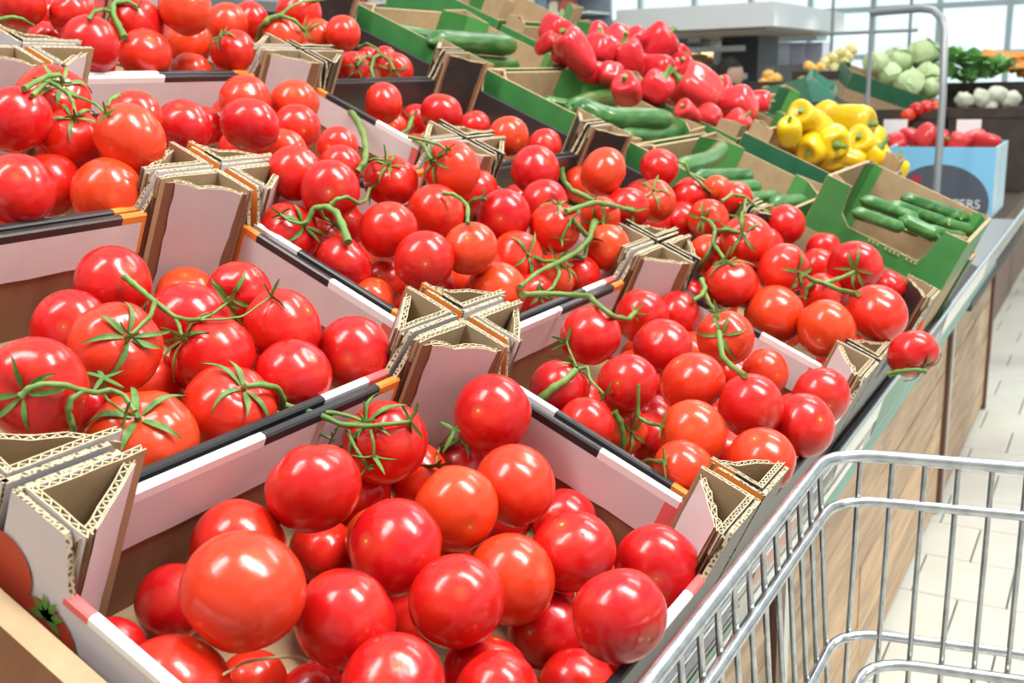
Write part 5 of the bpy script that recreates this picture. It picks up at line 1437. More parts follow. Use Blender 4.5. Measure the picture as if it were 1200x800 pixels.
cuc_px([(792, 197), (822, 190), (838, 182), (846, 172)], 11.5, -0.03, 'curved pale cucumber bent upward in the front green carton', G1)
cuc_px([(812, 208), (845, 206), (880, 206)], 9.5, -0.04, 'straight pale cucumber below the curved one, front green carton', G1)
cuc_px([(845, 222), (868, 219), (888, 219)], 9, -0.05, 'short cucumber third from the curved one, front green carton', G1)
cuc_px([(875, 233), (895, 231), (910, 230)], 8, -0.055, 'cucumber end showing between tomatoes, front green carton', G1)
cuc_px([(905, 240), (925, 237), (941, 237)], 10, -0.05, 'rounded cucumber end nearest the aisle, front green carton', G1)
for k, (pth, r, w) in enumerate((([(1010, 234), (1045, 246), (1075, 258)], 8, 0.055), ([(1042, 240), (1080, 252), (1108, 262)], 8, 0.055), ([(1058, 232), (1090, 243), (1122, 255)], 8.5, 0.06),
                                 ([(1055, 257), (1080, 268), (1098, 277)], 9, 0.05), ([(1085, 240), (1110, 249), (1134, 258)], 8, 0.055), ([(1000, 248), (1030, 258), (1058, 268)], 7.5, 0.045),
                                 ([(1085, 270), (1110, 277), (1128, 280)], 9, 0.045), ([(1104, 261), (1120, 266), (1136, 270)], 8, 0.05), ([(1020, 250), (1055, 262), (1080, 272)], 8, 0.02), ([(1085, 261), (1105, 267), (1128, 273)], 8, 0.02))):
    cuc_px(pth, r, w - 0.012, ['small dark cucumber with light tip near the scooped edge', 'small cucumber with bright green tip mid pile, scooped carton', 'small cucumber along the far side of the scooped carton',
                       'short stubby cucumber low at the scooped rim', 'small cucumber against the tan far wall of the scooped carton', 'slim cucumber below the scoop rim nearest the tomatoes', 'pale short cucumber nearest the rim corner of the scooped carton',
                       'small cucumber at the aisle corner of the scooped carton', 'lower small cucumber under the near pair, scooped carton', 'lower small cucumber under the aisle pair, scooped carton'][k], G0)

# ------------------------------------------------------------------ peppers
def pepper_surf(t, ph, lobes, sq, taper, ph0):
    st, ct = math.sin(t), math.cos(t)
    pw = 0.62
    s = st ** pw
    r = s * (1 + 0.10 * math.cos(lobes * ph + ph0) * (0.4 + 0.6 * st)) * (1 - taper * (1 - ct) / 2)
    z = (1 if ct > 0 else -1) * abs(ct) ** 0.75 * sq
    z -= 0.26 * math.exp(-(st / 0.32) ** 2) if ct > 0 else -0.12 * math.exp(-(st / 0.3) ** 2)
    return Vector((r * math.cos(ph), r * math.sin(ph), z))
PK = [(4, 1.0, 0.15, 0.2), (3, 1.15, 0.25, 1.0), (4, 0.9, 0.05, 2.0), (3, 1.3, 0.45, 0.4)]
red_p = fruit_mat('red_pepper_skin', (0.55, 0.012, 0.022), (0.62, 0.02, 0.03), (0.68, 0.05, 0.05), 0.18)
yel_p = fruit_mat('yellow_pepper_skin', (0.66, 0.40, 0.003), (0.70, 0.46, 0.004), (0.73, 0.52, 0.008), 0.22, (0.8, 0.6, 0.1))
PEP = {}
for nm, pm in (('red', red_p), ('yellow', yel_p)):
    for i, kd in enumerate(PK):
        mb = MB()
        rows = [[pepper_surf(min(max(math.pi * a / 16, 0.03), math.pi - 0.03), 2 * math.pi * b / 24, *kd) for b in range(24)] for a in range(17)]
        mb.grid(rows, 0, True, True)
        mb.face(rows[0][::-1], 0, True)
        mb.face(rows[-1], 0, True)
        PEP[nm, i] = mb.mesh('bell_pepper', pm)
mb = MB()
mb.tube([(0, 0, 0.72), (0.01, 0.0, 0.86), (0.05, 0.02, 1.05), (0.12, 0.05, 1.22), (0.2, 0.06, 1.34)], [0.30, 0.17, 0.12, 0.12, 0.15], 0, 10)
PSTEM = mb.mesh('pepper_stem', M['stem'])
def pepper(col, x, y, rpx, w, label, group, axis_px=None, k=None, real=None):
    c = on_w(x, y, w)
    dep = (c - CAM).dot(FWD)
    r = rpx * dep / FPX
    k = random.randrange(4) if k is None else k
    o = link('bell_pepper', PEP[col, k])
    o.location = c
    ax = (RIGHT * axis_px[0] + DOWN * axis_px[1] - FWD * axis_px[2]) if axis_px else Vector((random.gauss(0, 1), random.gauss(0, 1), random.gauss(0.3, 0.8)))
    o.rotation_euler = ax.normalized().to_track_quat('Z', 'Y').to_euler()
    s = r / 1.06
    o.scale = (s, s, s)
    tag(o, label, 'pepper', group)
    link('pepper_stem', PSTEM, o)
    return o
RP = [(650, 36, 17, .06, (.4, -.9, .2), 'red pepper with upright stem at the far left of the pile'), (640, 52, 12, .03, (.5, -.3, .4), 'red pepper with curved stem beside the tan carton wall'),
      (676, 62, 22, .05, (-.6, -.7, .3), 'long pointed red pepper in front of the heap'), (702, 58, 18, .05, (.2, -1, 0), 'red pepper right of the long pointed one'),
      (716, 87, 14, .02, (0, .3, -1), 'small round red pepper low before the heap'), (735, 67, 20, .05, (-.2, -.8, .4), 'red pepper mid heap above the small round one'),
      (765, 55, 22, .07, (.7, -.5, .3), 'large red pepper on top of the heap'), (722, 46, 16, .06, None, 'red pepper at the back top of the heap'), (742, 48, 15, .07, None, 'red pepper topmost between two others'),
      (766, 80, 18, .04, (.8, .2, .4), 'red pepper under the large top one'), (735, 106, 18, .01, (-.3, -.4, .8), 'shiny red pepper low in front of the heap'), (769, 103, 20, .02, (.5, -.7, .4), 'red pepper beside the big square one'),
      (816, 106, 27, .04, (-.85, -.5, .2), 'very large square red pepper with stem to its left'), (808, 133, 14, .0, (-.6, -.3, .6), 'small red pepper below the large square one'),
      (833, 136, 15, .0, None, 'red pepper half hidden behind the green carton rim'), (864, 124, 22, .03, (-.3, .8, .5), 'broad red pepper at the aisle end of the red heap'),
      (888, 119, 13, .03, (.9, .1, .3), 'red pepper last towards the yellow ones'), (862, 146, 15, .0, (.6, -.5, .5), 'red pepper with bent stem above the green rim'),
      (700, 40, 13, .05, None, 'red pepper at the back beside the long one'), (790, 66, 14, .05, None, 'red pepper behind the large top one'), (845, 104, 14, .03, None, 'red pepper just behind the big square one'),
      (750, 85, 17, .0, None, 'red pepper in the middle between the low shiny ones'), (788, 108, 17, -.01, None, 'red pepper wedged left of the big square one'), (800, 82, 16, .02, None, 'red pepper above and left of the big square one'),
      (690, 85, 15, -.01, None, 'red pepper behind the small round one'), (718, 70, 16, .02, None, 'red pepper in the heap behind the long one'), (845, 122, 15, -.02, None, 'red pepper between the big square and the broad one'), (660, 62, 14, .02, None, 'red pepper behind the curved stem, left of the long one')]
for x, y, r, w, a, lab in RP:
    pepper('red', x, y, r * 1.15, w * 0.5 - 0.018, lab, 'red bell peppers', a)
YP = [(945, 141, 18, .03, (-.5, -.2, .7), 'yellow pepper rearmost beside the green stem'), (925, 155, 13, .01, (-.2, -.6, .6), 'small yellow pepper at the near rear corner'), (957, 151, 17, .02, None, 'yellow pepper in the rear middle of the carton'),
      (993, 143, 21, .03, (.6, .2, .5), 'large yellow pepper topmost of the heap'), (974, 166, 17, .01, (.2, .4, .8), 'yellow pepper with green stem facing the aisle'), (953, 172, 16, -.01, None, 'yellow pepper low against the green wall'),
      (1010, 169, 17, .02, (-.5, -.2, .8), 'yellow pepper next to the large topmost one'), (1022, 181, 16, .01, None, 'yellow pepper near the aisle corner post'), (992, 184, 15, -.01, None, 'yellow pepper low in the middle by the wall'),
      (1048, 197, 13, .0, (.3, -.9, .3), 'yellow pepper last at the aisle end'), (970, 135, 14, .0, None, 'yellow pepper at the back beside the large topmost one'), (1020, 160, 13, .0, None, 'yellow pepper behind the one by the aisle post'), (935, 165, 12, -.02, None, 'yellow pepper under the small near rear one'), (975, 186, 13, -.025, None, 'yellow pepper peeping over the green near wall'), (1030, 192, 12, -.01, None, 'yellow pepper between the aisle post and the last one')]
for x, y, r, w, a, lab in YP:
    pepper('yellow', x, y, r * 1.3, w - 0.018, lab, 'yellow bell peppers', a)

# ------------------------------------------------------------------ shopping cart
RZ = 0.0
cart = thing('shopping_cart', 'silver wire shopping cart standing beside the tomato stand', 'shopping cart', (0.25, -0.24, FZ))
CO = Vector((0.25, -0.24, FZ))
def crel(p):
    return Vector(p) - CO
# plan corners at the rim: near the stand (kx, ky) and out to the aisle
FX, SY, OY, BX = 0.506, -0.0165, -0.46, -0.42
SK = 0.255                                   # the front leans outward towards the aisle
def rim_path(z, inset, back=True, r=0.035, front_only=False):
    sy, oy = SY - inset, OY + inset
    fx = FX - inset * 0.5
    def fxy(y):
        return fx + (SY - y) * SK * 0.75
    c1 = (fxy(sy), sy)
    c2 = (fxy(oy), oy)
    pts = []
    if back:
        pts.append((BX + inset, sy))
    for k in range(6):
        a = k / 5
        p0, p1, p2 = Vector((c1[0] - r, sy)), Vector(c1), Vector((fxy(sy - r), sy - r))
        pts.append(tuple((1 - a) ** 2 * p0 + 2 * a * (1 - a) * p1 + a * a * p2))
    for k in range(6):
        a = k / 5
        p0, p1, p2 = Vector((fxy(oy + r), oy + r)), Vector(c2), Vector((c2[0] - r, oy))
        pts.append(tuple((1 - a) ** 2 * p0 + 2 * a * (1 - a) * p1 + a * a * p2))
    if back:
        pts.append((BX + inset, oy))
    return [crel((x, y, z)) for x, y in pts]
def taper(z):
    return (RZ - z) * 0.07
mb = MB()
mb.tube(rim_path(RZ, 0), 0.0049, sides=12)
mb.build('rim_tube', M['wire'], cart)
for z, r in ((RZ - 0.035, 0.0040), (RZ - 0.143, 0.0038), (RZ - 0.30, 0.0038), (RZ - 0.40, 0.0055)):
    mb = MB()
    mb.tube(rim_path(z, 0.004 + taper(z)), r, sides=10)
    mb.build('rail', M['wire'], cart)
mb = MB()
mb.tube(rim_path(RZ - 0.158, 0.028 + taper(RZ - 0.158)), 0.0042, sides=10)
mb.build('inner_rail', M['wire'], cart)
def upright_wire(x, y, nx, ny):
    mb = MB()
    zb = RZ - 0.40
    t = taper(zb) + 0.004
    mb.tube([crel((x + nx * 0.001, y + ny * 0.001, RZ - 0.002)), crel((x + nx * (t * 0.5), y + ny * (t * 0.5), (RZ + zb) / 2)), crel((x + nx * t, y + ny * t, zb))], 0.0021, sides=8)
    mb.build('wire', M['wire'], cart)
y = SY - 0.022
k = 0
while y > OY + 0.01:
    upright_wire(FX + (SY - y) * SK * 0.75 + 0.002, y, -1, 0)
    y -= 0.0225
x = FX - 0.030
while x > BX:
    upright_wire(x, SY + 0.001, 0, -1)
    if x < 0.3 or True:
        upright_wire(x, OY - 0.001, 0, 1)
    x -= 0.0288
zb = RZ - 0.40
y = SY - 0.06
while y > OY + 0.05:
    mb = MB()
    mb.tube([crel((BX + 0.03, y, zb)), crel((FX - 0.02 + (SY - y) * SK * 0.7, y, zb))], 0.0026, sides=6)
    mb.build('floor_wire', M['wire'], cart)
    y -= 0.03
mb = MB()                                  # chassis and legs
for sy in (SY - 0.05, OY + 0.05):
    mb.tube([crel((BX + 0.1, sy, zb - 0.004)), crel((BX + 0.12, sy, FZ + 0.14)), crel((0.45, sy, FZ + 0.12)), crel((0.48, sy, FZ + 0.1))], 0.009, sides=8)
    mb.tube([crel((0.30, sy, zb - 0.004)), crel((0.20, sy, FZ + 0.13))], 0.008, sides=8)
mb.build('chassis', M['wire'], cart)
whm = mat('grey_rubber_wheel', (0.10, 0.10, 0.11), 0.6)
for x, sy in ((BX + 0.14, SY - 0.05), (BX + 0.14, OY + 0.05), (0.46, SY - 0.05), (0.46, OY + 0.05)):
    mb = MB()
    c = crel((x, sy, FZ + 0.052))
    mb.tube([c + Vector((0, -0.014, 0)), c + Vector((0, -0.013, 0)), c + Vector((0, 0.013, 0)), c + Vector((0, 0.014, 0))], [0.044, 0.05, 0.05, 0.044], sides=20)
    mb.tube([c + Vector((0, 0.02, 0)), c + Vector((0, 0.022, 0.06))], 0.006, sides=6)
    mb.build('wheel', whm, cart)

# ------------------------------------------------------------------ second stand beyond: blue pepper bin, cabbages, carrots
def slab(name, c0, c1, m, parent, o0):
    mb = MB()
    mb.box(Vector(c0) - o0, Vector(c1) - o0)
    return mb.build(name, m, parent)
D2 = 4.0
bl = at(1042, 172, D2)
br = at(1140, 185, D2 - 0.02)
sx2 = bl.x                                  # near face of the second stand
s2o = Vector((sx2, 0.9, FZ))
stand2 = thing('market_table', 'dark stepped produce table beyond the sloping stand', 'table', s2o)
ty = at(1168, 300, D2).y
top2 = at(1140, 252, D2).z
dkw = noise_mat('dark_crate_wood', (0.035, 0.022, 0.016), (0.06, 0.04, 0.03), 14, 0.7)
slab('table_top', (sx2 - 0.02, ty, top2 - 0.04), (sx2 + 3.0, 3.2, top2), dkw, stand2, s2o)
slab('front_panel', (sx2 + 0.03, ty + 0.05, FZ + 0.004), (sx2 + 2.9, ty + 0.08, top2 - 0.041), M['brown_post'], stand2, s2o)
slab('corner_upright', (sx2, ty - 0.012, FZ + 0.004), (sx2 + 0.05, ty + 0.06, top2 - 0.041), M['brown_post'], stand2, s2o)
slab('end_panel', (sx2 + 0.03, ty + 0.08, FZ + 0.004), (sx2 + 0.06, 3.1, top2 - 0.041), M['brown_post'], stand2, s2o)
# blue bin
bw = (bl - br).length
bh = bl.z - top2
bin_o = thing('blue_pepper_box', 'light blue printed box of red peppers on the far table', 'box', Vector((sx2 + 0.005, bl.y, top2)))
bm_ = mat('sky_blue_print', (0.20, 0.50, 0.74), 0.5)
bm2 = noise_mat('pale_blue_print', (0.42, 0.62, 0.72), (0.60, 0.74, 0.80), 8, 0.5)
bx = 0.42
y1 = -(bl.y - ty) + 0.02
t = MB()
t.box((0, y1, 0.0), (0.006, 0, bh), mats=[0] * 6)
t.build('front_face', bm_, bin_o)
t = MB(); t.box((bx - 0.006, y1, 0), (bx, 0, bh)); t.build('back_face', bm_, bin_o)
t = MB(); t.box((0.006, y1, 0), (bx - 0.006, y1 + 0.006, bh)); t.build('side_face', bm2, bin_o)
t = MB(); t.box((0.006, -0.006, 0), (bx - 0.006, 0, bh)); t.build('side_face', bm2, bin_o)
t = MB(); t.box((0.006, y1 + 0.006, 0), (bx - 0.006, -0.006, bh - 0.10)); t.build('filler_board', M['kraft_light'], bin_o)
# round dark badge with lettering on the front
bc = (y1 / 2 - 0.0, bh * 0.20)
R = -y1 * 0.47
t = MB()
pts = []
for k in range(49):
    a = math.pi * 2 * k / 48
    yy, zz = bc[0] + R * math.cos(a), bc[1] + R * 0.82 * math.sin(a)
    pts.append((-0.0012, yy, max(0.002, min(zz, bh - 0.004))))
t.face(pts)
badge = t.build('round_badge', mat('slate_badge_print', (0.075, 0.085, 0.115), 0.5), bin_o)
t = MB()
t.box((-0.0025, bc[0] + 0.065, bh * 0.48), (-0.0014, bc[0] + 0.10, bh * 0.60))
t.build('red_mark', mat('red_mark_print', (0.35, 0.03, 0.05), 0.5), badge)
fc = bpy.data.curves.new('lettering', 'FONT')
fc.body = 'PEPPERS'
fc.size = 0.046
fc.extrude = 0.0003
fc.align_x = 'CENTER'
fc.materials.append(mat('white_lettering', (0.72, 0.74, 0.76), 0.5))
_tmp = bpy.data.objects.new('lettering_curve', fc)
fm_ = bpy.data.meshes.new_from_object(_tmp)
bpy.data.objects.remove(_tmp)
fo = link('lettering', fm_, badge)
fo.location = (-0.0026, bc[0] - 0.062, bh * 0.14)
fo.rotation_euler = (math.radians(90), 0, math.radians(-90))
def free_pepper(c, r, col, label, group):
    o = link('bell_pepper', PEP[col, random.randrange(4)])
    o.location = c
    o.rotation_euler = (random.uniform(0, 6), random.uniform(-1, 1), random.uniform(0, 6))
    o.scale = (r, r, r)
    tag(o, label, 'pepper', group)
    link('pepper_stem', PSTEM, o)
zt = top2 + bh - 0.06
for k, (px_, py_, lab) in enumerate(((1050, 168, 'red pepper at the near left corner of the blue box'), (1068, 160, 'red pepper beside the price card in the blue box'), (1085, 158, 'red pepper highest in the blue box'), (1100, 163, 'red pepper left of the pole in the blue box'),
                                     (1122, 167, 'red pepper right of the pole in the blue box'), (1140, 163, 'dark red pepper with upright stem in the blue box'), (1157, 165, 'red pepper at the aisle corner of the blue box'))):
    p_ = at(px_, py_, D2 + 0.16 + 0.05 * (k % 2))
    free_pepper(p_, 0.043, 'red', lab, 'red peppers in the blue box')
for px_, lab in ((1049, 'white blank price card standing in the blue box, left'), (1135, 'white blank price card standing in the blue box, by the stem')):
    c = at(px_, 152, D2 + 0.25)
    t = MB()
    t.box((0, -0.045, -0.05), (0.003, 0.045, 0.04))
    o = t.build('price_card', M['white_paint'])
    o.location = c
    tag(o, lab, 'card')

# pole frame rising from the far table, bent over at its top
pole = MB()
po = at(1100, 232, 3.55)
pole_pts = [at(1100, 236, 3.55), at(1105, 110, 3.55), at(1107, 35, 3.55), at(1104, 22, 3.56), at(1094, 12, 3.6), at(1080, 10, 3.64), at(1022, 15, 3.9)]
foot = pole_pts[0].copy(); foot.z = P(0, max(0, (pole_pts[0].y) / math.cos(TILT)), -0.136).z
pole_pts = [foot] + pole_pts[1:]
pole_pts[0].x, pole_pts[0].y = pole_pts[1].x, pole_pts[1].y
pole_pts[0].z = FZ
pp = [p - pole_pts[0] for p in pole_pts]
pole.tube(pp, 0.0125, sides=12)
pole.tube([pp[-1], pp[-1] - Vector((0, 0, 1.0))], 0.008, sides=8)
po_ = pole.build('frame_pole', M['grey_metal'])
po_.location = pole_pts[0]
tag(po_, 'grey steel pole bent over at the top before the blue box', 'pole')

# cabbages, leafy greens, carrots, pears and other heaps on the far table
cab_m = noise_mat('cabbage_leaf', (0.42, 0.58, 0.28), (0.60, 0.72, 0.42), 9, 0.45)
def cabbage_mesh(seed):
    rng = random.Random(seed)
    mb = MB()
    rows = [[Vector((math.sin(t) * math.cos(p), math.sin(t) * math.sin(p), 0.86 * math.cos(t))) * (0.9 + 0.03 * math.sin(3 * p + seed)) for p in [2 * math.pi * j / 20 for j in range(20)]] for t in [0.02 + (math.pi - 0.04) * i / 12 for i in range(13)]]
    mb.grid(rows, 0, True, True)
    for k in range(7):                     # wrapped outer leaves
        d = Vector((rng.gauss(0, 1), rng.gauss(0, 1), rng.gauss(0.1, 0.6))).normalized()
        a = d.orthogonal().normalized(); b = d.cross(a)
        g = []
        for i in range(7):
            r_ = []
            for j in range(7):
                u, v = (i / 6 - 0.5) * 1.7, (j / 6 - 0.5) * 1.5
                q = (d + a * u + b * v).normalized()
                edge = max(abs(i / 6 - 0.5), abs(j / 6 - 0.5)) * 2
                q = q * (0.93 + 0.09 * edge ** 3 + 0.02 * math.sin(6 * u) * math.sin(5 * v))
                r_.append(Vector((q.x, q.y, q.z * 0.9)))
            g.append(r_)
        mb.grid(g, 0, True)
    return mb.mesh('cabbage', cab_m)
CABS = [cabbage_mesh(s) for s in range(3)]
def put(name, me, c, s, label, cat, group, rot=None):
    o = link(name, me)
    o.location = c
    o.scale = (s, s, s) if not hasattr(s, '__len__') else s
    o.rotation_euler = rot or (random.uniform(0, 6), random.uniform(-.5, .5), random.uniform(0, 6))
    return tag(o, label, cat, group)
CD = 5.0
for k, (x, y, r, lab) in enumerate(((1028, 74, 16, 'pale green cabbage first from the tan flap, back of carton'), (1052, 70, 17, 'pale green cabbage in the middle of the carton heap'), (1082, 63, 19, 'pale green cabbage topmost beside the pole'),
                                    (1090, 88, 16, 'pale cabbage below the topmost one beside the pole'), (1066, 98, 17, 'cabbage low in front in the green carton'), (1042, 88, 15, 'cabbage low at the rear edge of the green carton'), (1092, 102, 14, 'cabbage lowest beside the pole'))):
    put('cabbage', CABS[k % 3], at(x, y, CD + (0.0, 0.12, 0.2, 0.06, -0.08, 0.0, -0.05)[k]), r * CD / FPX / 0.95, lab, 'cabbage', 'pale green cabbages')
c0, c1 = at(996, 92, CD - 0.12), at(1100, 128, CD - 0.12)
ang = math.atan2(c1.z - c0.z, -(c0.y - c1.y)) 
dv = (c1 - c0)
# carton whose long wall drops towards the aisle
cw = dv.length
xdir = dv.normalized()
ydir = Vector((1, 0, 0)) - xdir * xdir.x
ydir.normalize()
zdir = xdir.cross(ydir)
if zdir.z < 0:
    zdir = -zdir
    ydir = zdir.cross(xdir)
tc, _ = carton('cabbage_carton', 'dark green and tan carton of cabbages tilted on the far table', (0, 0, 0), (0, 0, 0), cw, 0.36, 0.13, 0.14, M['green_dark'], low_m=M['kraft_light'], low=0.055, post=0.05, group='dark green far cartons')
mtx = Matrix((xdir, ydir, zdir)).transposed().to_4x4()
mtx.translation = c0 - zdir * 0.10
tc.matrix_world = mtx
for x0, y0, x1, y1, hpx, lab, col in ((893, 104, 945, 90, 30, 'dark teal green carton standing on edge behind the yellow peppers', 'green_dark'), (950, 92, 980, 112, 24, 'lighter teal carton flap beside the dark teal one', 'teal')):
    dd = 4.2
    a, b = at(x0, y0, dd), at(x1, y1, dd)
    hh = hpx * dd / FPX
    xd = (b - a).normalized()
    yd = Vector((1, 0, 0)); yd = (yd - xd * yd.dot(xd)).normalized()
    zd = xd.cross(yd)
    if zd.z < 0:
        zd = -zd
        yd = zd.cross(xd)
    cc, _ = carton('teal_carton', lab, (0, 0, 0), (0, 0, 0), (b - a).length, 0.22, hh, hh + 0.01, M[col], post=0.03, group='dark green far cartons', wall_in=M['teal'])
    mm = Matrix((xd, yd, zd)).transposed().to_4x4()
    mm.translation = a - zd * hh
    cc.matrix_world = mm
    if col == 'green_dark':
        t = MB()
        t.box(((b - a).length * 0.42, -0.0015, hh * 0.35), ((b - a).length * 0.55, -0.0005, hh * 0.62))
        t.build('red_mark', M['red_print'], cc)
# leafy greens
leaf_m = noise_mat('leaf_green', (0.10, 0.34, 0.08), (0.30, 0.52, 0.20), 7, 0.5)
def greens_mesh(seed):
    rng = random.Random(seed)
    mb = MB()
    for k in range(26):
        d = Vector((rng.gauss(0, 1), rng.gauss(0, 1), abs(rng.gauss(0.4, 0.6)))).normalized()
        s = d.cross(Vector((0, 0, 1))).normalized() if abs(d.z) < 0.95 else Vector((1, 0, 0))
        n_ = s.cross(d)
        g = []
        for i in range(5):
            q = i / 4
            w = 0.34 * math.sin(math.pi * (0.12 + 0.8 * q))
            c = d * (0.25 + 0.8 * q) + n_ * (0.25 * math.sin(q * 2.4))
            g.append([c - s * w + n_ * rng.uniform(-.06, .1), c, c + s * w + n_ * rng.uniform(-.06, .1)])
        mb.grid(g, 0, True)
    return mb.mesh('leafy_greens', leaf_m)
GR = [greens_mesh(s) for s in range(3)]
for k, (x, y, r, lab) in enumerate(((1118, 76, 16, 'bunch of leafy greens right beside the pole'), (1138, 82, 18, 'bright bunch of leafy greens in the middle of its heap'), (1156, 92, 17, 'leafy greens nearest the white vegetables'), (1135, 97, 15, 'dark leafy greens low in the heap'), (1170, 84, 15, 'leafy greens bunch under the carrots'), (1112, 92, 13, 'dark green bunch low beside the pole'))):
    put('leafy_greens', GR[k % 3], at(x, y, 5.1), 1.35 * r * 5.1 / FPX, lab, 'greens', 'leafy greens on the far table', (0, 0, k))
car_m = noise_mat('carrot_skin', (0.72, 0.24, 0.03), (0.82, 0.36, 0.06), 12, 0.5)
mb = MB()
mb.tube([(0, 0, 0), (0.03, 0, 0), (0.4, 0, 0.01), (0.8, 0, 0.0), (1.0, 0, 0.0)], [0.06, 0.12, 0.10, 0.055, 0.012], 0, 10)
CARROT = mb.mesh('carrot', car_m)
for k in range(18):
    x = 1150 + (k % 6) * 10 + random.uniform(-3, 3)
    y = 60 + (k // 6) * 8 + (x - 1150) * 0.22 + random.uniform(-2, 2)
    put('carrot', CARROT, at(x, y, 5.8 - 0.1 * (k // 6)), 0.2, 'orange carrot, %s from left in the %s layer of the heap' % (ORD[k % 6], ('top', 'middle', 'bottom')[k // 6]), 'carrot', 'carrots in one loose heap', (random.uniform(-.2, .2), random.uniform(-.2, .2), random.uniform(-1.9, -1.2)))
wht = noise_mat('cream_vegetable', (0.52, 0.56, 0.42), (0.64, 0.65, 0.55), 12, 0.6)
def lumpy(seed, m, name):
    rng = random.Random(seed)
    mb = MB()
    ph = [rng.uniform(0, 6) for _ in range(4)]
    rows = [[Vector((math.sin(t) * math.cos(p), math.sin(t) * math.sin(p), 0.8 * math.cos(t))) * (1 + 0.09 * math.sin(5 * p + ph[0]) * math.sin(4 * t + ph[1]) + 0.05 * math.sin(9 * p + ph[2])) for p in [2 * math.pi * j / 24 for j in range(24)]] for t in [0.03 + (math.pi - 0.06) * i / 14 for i in range(15)]]
    mb.grid(rows, 0, True, True)
    return mb.mesh(name, m)
CF = lumpy(4, wht, 'cauliflower')
for x, y, r, lab in ((1130, 118, 11, 'pale cut head lying right of the pole'), (1150, 116, 12, 'white cauliflower second from the pole'), (1168, 112, 13, 'white cauliflower third from the pole'), (1183, 118, 13, 'white cauliflower nearest the frame edge'), (1160, 126, 9, 'small white head low in front')):
    put('cauliflower', CF, at(x, y, 4.9), r * 4.9 / FPX, lab, 'cauliflower', 'white heads on the far table')
for x, y, lab in ((1074, 129, 'round red tomato on the dark far step, left'), (1086, 126, 'round red tomato on the dark far step, middle'), (1097, 127, 'round red tomato on the dark far step, beside the pole'), (1064, 136, 'flat red tomato on the dark far step')):
    o = put('tomato', TOM[0], at(x, y, 4.6), 0.034, lab, 'tomato', 'tomatoes on the far dark step')
pear_m = noise_mat('yellow_pear', (0.74, 0.60, 0.22), (0.70, 0.68, 0.34), 10, 0.45)
org_m = noise_mat('orange_peel', (0.80, 0.38, 0.06), (0.85, 0.50, 0.12), 20, 0.45)
PEAR, ORA = lumpy(8, pear_m, 'pear'), lumpy(9, org_m, 'orange_fruit')
for k, (x, y) in enumerate(((985, 62), (994, 66), (976, 68), (988, 74), (966, 74), (978, 80), (998, 58))):
    put('pear', PEAR, at(x, y, 5.42), 0.032, 'yellow pear in the heap behind the teal cartons', 'pear', 'yellow pears in one heap')
for k, (x, y) in enumerate(((953, 82), (960, 80), (948, 78), (903, 94), (895, 98), (910, 92), (900, 88))):
    put('orange_fruit', ORA, at(x, y, 5.38), 0.03, 'orange fruit in the row behind the teal cartons', 'orange', 'orange fruits behind teal cartons')
# supports for the heaps: crates on the far table
def crate_box(name, label, x0, x1, y, d, depth_x, m, cat='crate', bottom=None):
    a, b = at(x0, y, d), at(x1, y, d)
    zb_ = top2 if bottom is None else bottom
    o = thing(name, label, cat, Vector((a.x, a.y, zb_)))
    mb = MB()
    mb.box((0, b.y - a.y, 0.002), (depth_x, 0, a.z - zb_))
    mb.build('crate_body', m, o)
    mb = MB()
    mb.box((-0.006, b.y - a.y - 0.006, a.z - zb_ - 0.03), (0.0, 0.006, a.z - zb_ + 0.012))
    mb.build('front_board', dkw, o)
    return o
crate_box('dark_crate', 'dark wooden crate front under the white heads', 1112, 1215, 130, 4.75, 0.5, dkw)
crate_box('dark_crate', 'dark wooden crate front under the cabbage carton', 990, 1106, 132, 4.75, 0.5, dkw)
crate_box('dark_crate', 'dark crate holding the carrots and greens', 1106, 1260, 100, 5.35, 0.9, dkw)
crate_box('fruit_bench', 'plain bench holding the pears and oranges', 930, 1000, 87, 5.25, 0.4, M['grey_metal'], 'bench')
crate_box('fruit_bench', 'small grey bench holding oranges beyond the broad red pepper', 876, 925, 99, 5.25, 0.4, M['grey_metal'], 'bench')
crate_box('fruit_bench', 'plain low bench under the teal cartons', 875, 985, 124, 4.15, 0.3, dkw, 'bench')

# ------------------------------------------------------------------ far hall: canopy, bakery case, cashier, cold shelves
def box_at(name, x0, y0, x1, y1, d, deep, m, parent=None, o0=Vector(), zbot=None):
    """upright block whose near face spans the given pixels at that depth, squared to the hall."""
    a, b = at(x0, y0, d), at(x1, y1, d)
    mb = MB()
    mb.box(Vector((a.x, b.y, b.z if zbot is None else zbot)) - o0, Vector((a.x + deep, a.y, a.z)) - o0)
    return mb.build(name, m, parent)
ko = at(865, 60, 9.0); ko.z = FZ
kiosk = thing('bakery_kiosk', 'bakery kiosk with white canopy and dark column', 'kiosk', ko)
box_at('canopy', 722, 12, 935, 33, 8.3, 2.2, M['white_paint'], kiosk, ko)
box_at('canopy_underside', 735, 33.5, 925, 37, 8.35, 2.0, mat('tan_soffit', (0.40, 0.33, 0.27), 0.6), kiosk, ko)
box_at('column', 846, 37, 884, 150, 9.2, 0.6, M['dark'], kiosk, ko, FZ + 0.002)
box_at('rear_panel', 735, 36, 886, 62, 9.9, 0.06, mat('slate_panel', (0.075, 0.09, 0.10), 0.6), kiosk, ko)
box_at('sign_panel', 806, 38, 822, 50, 9.15, 0.02, mat('pale_sign', (0.62, 0.68, 0.72), 0.5), kiosk, ko)
caso = at(845, 100, 9.6); caso.z = FZ
case = thing('bakery_case', 'white framed display case of bread under the canopy', 'display case', caso)
cd = 9.4
warm = mat('warm_case_back', (0.55, 0.47, 0.36), 0.6)
box_at('case_back', 795, 62, 885, 112, cd + 0.25, 0.03, warm, case, caso)
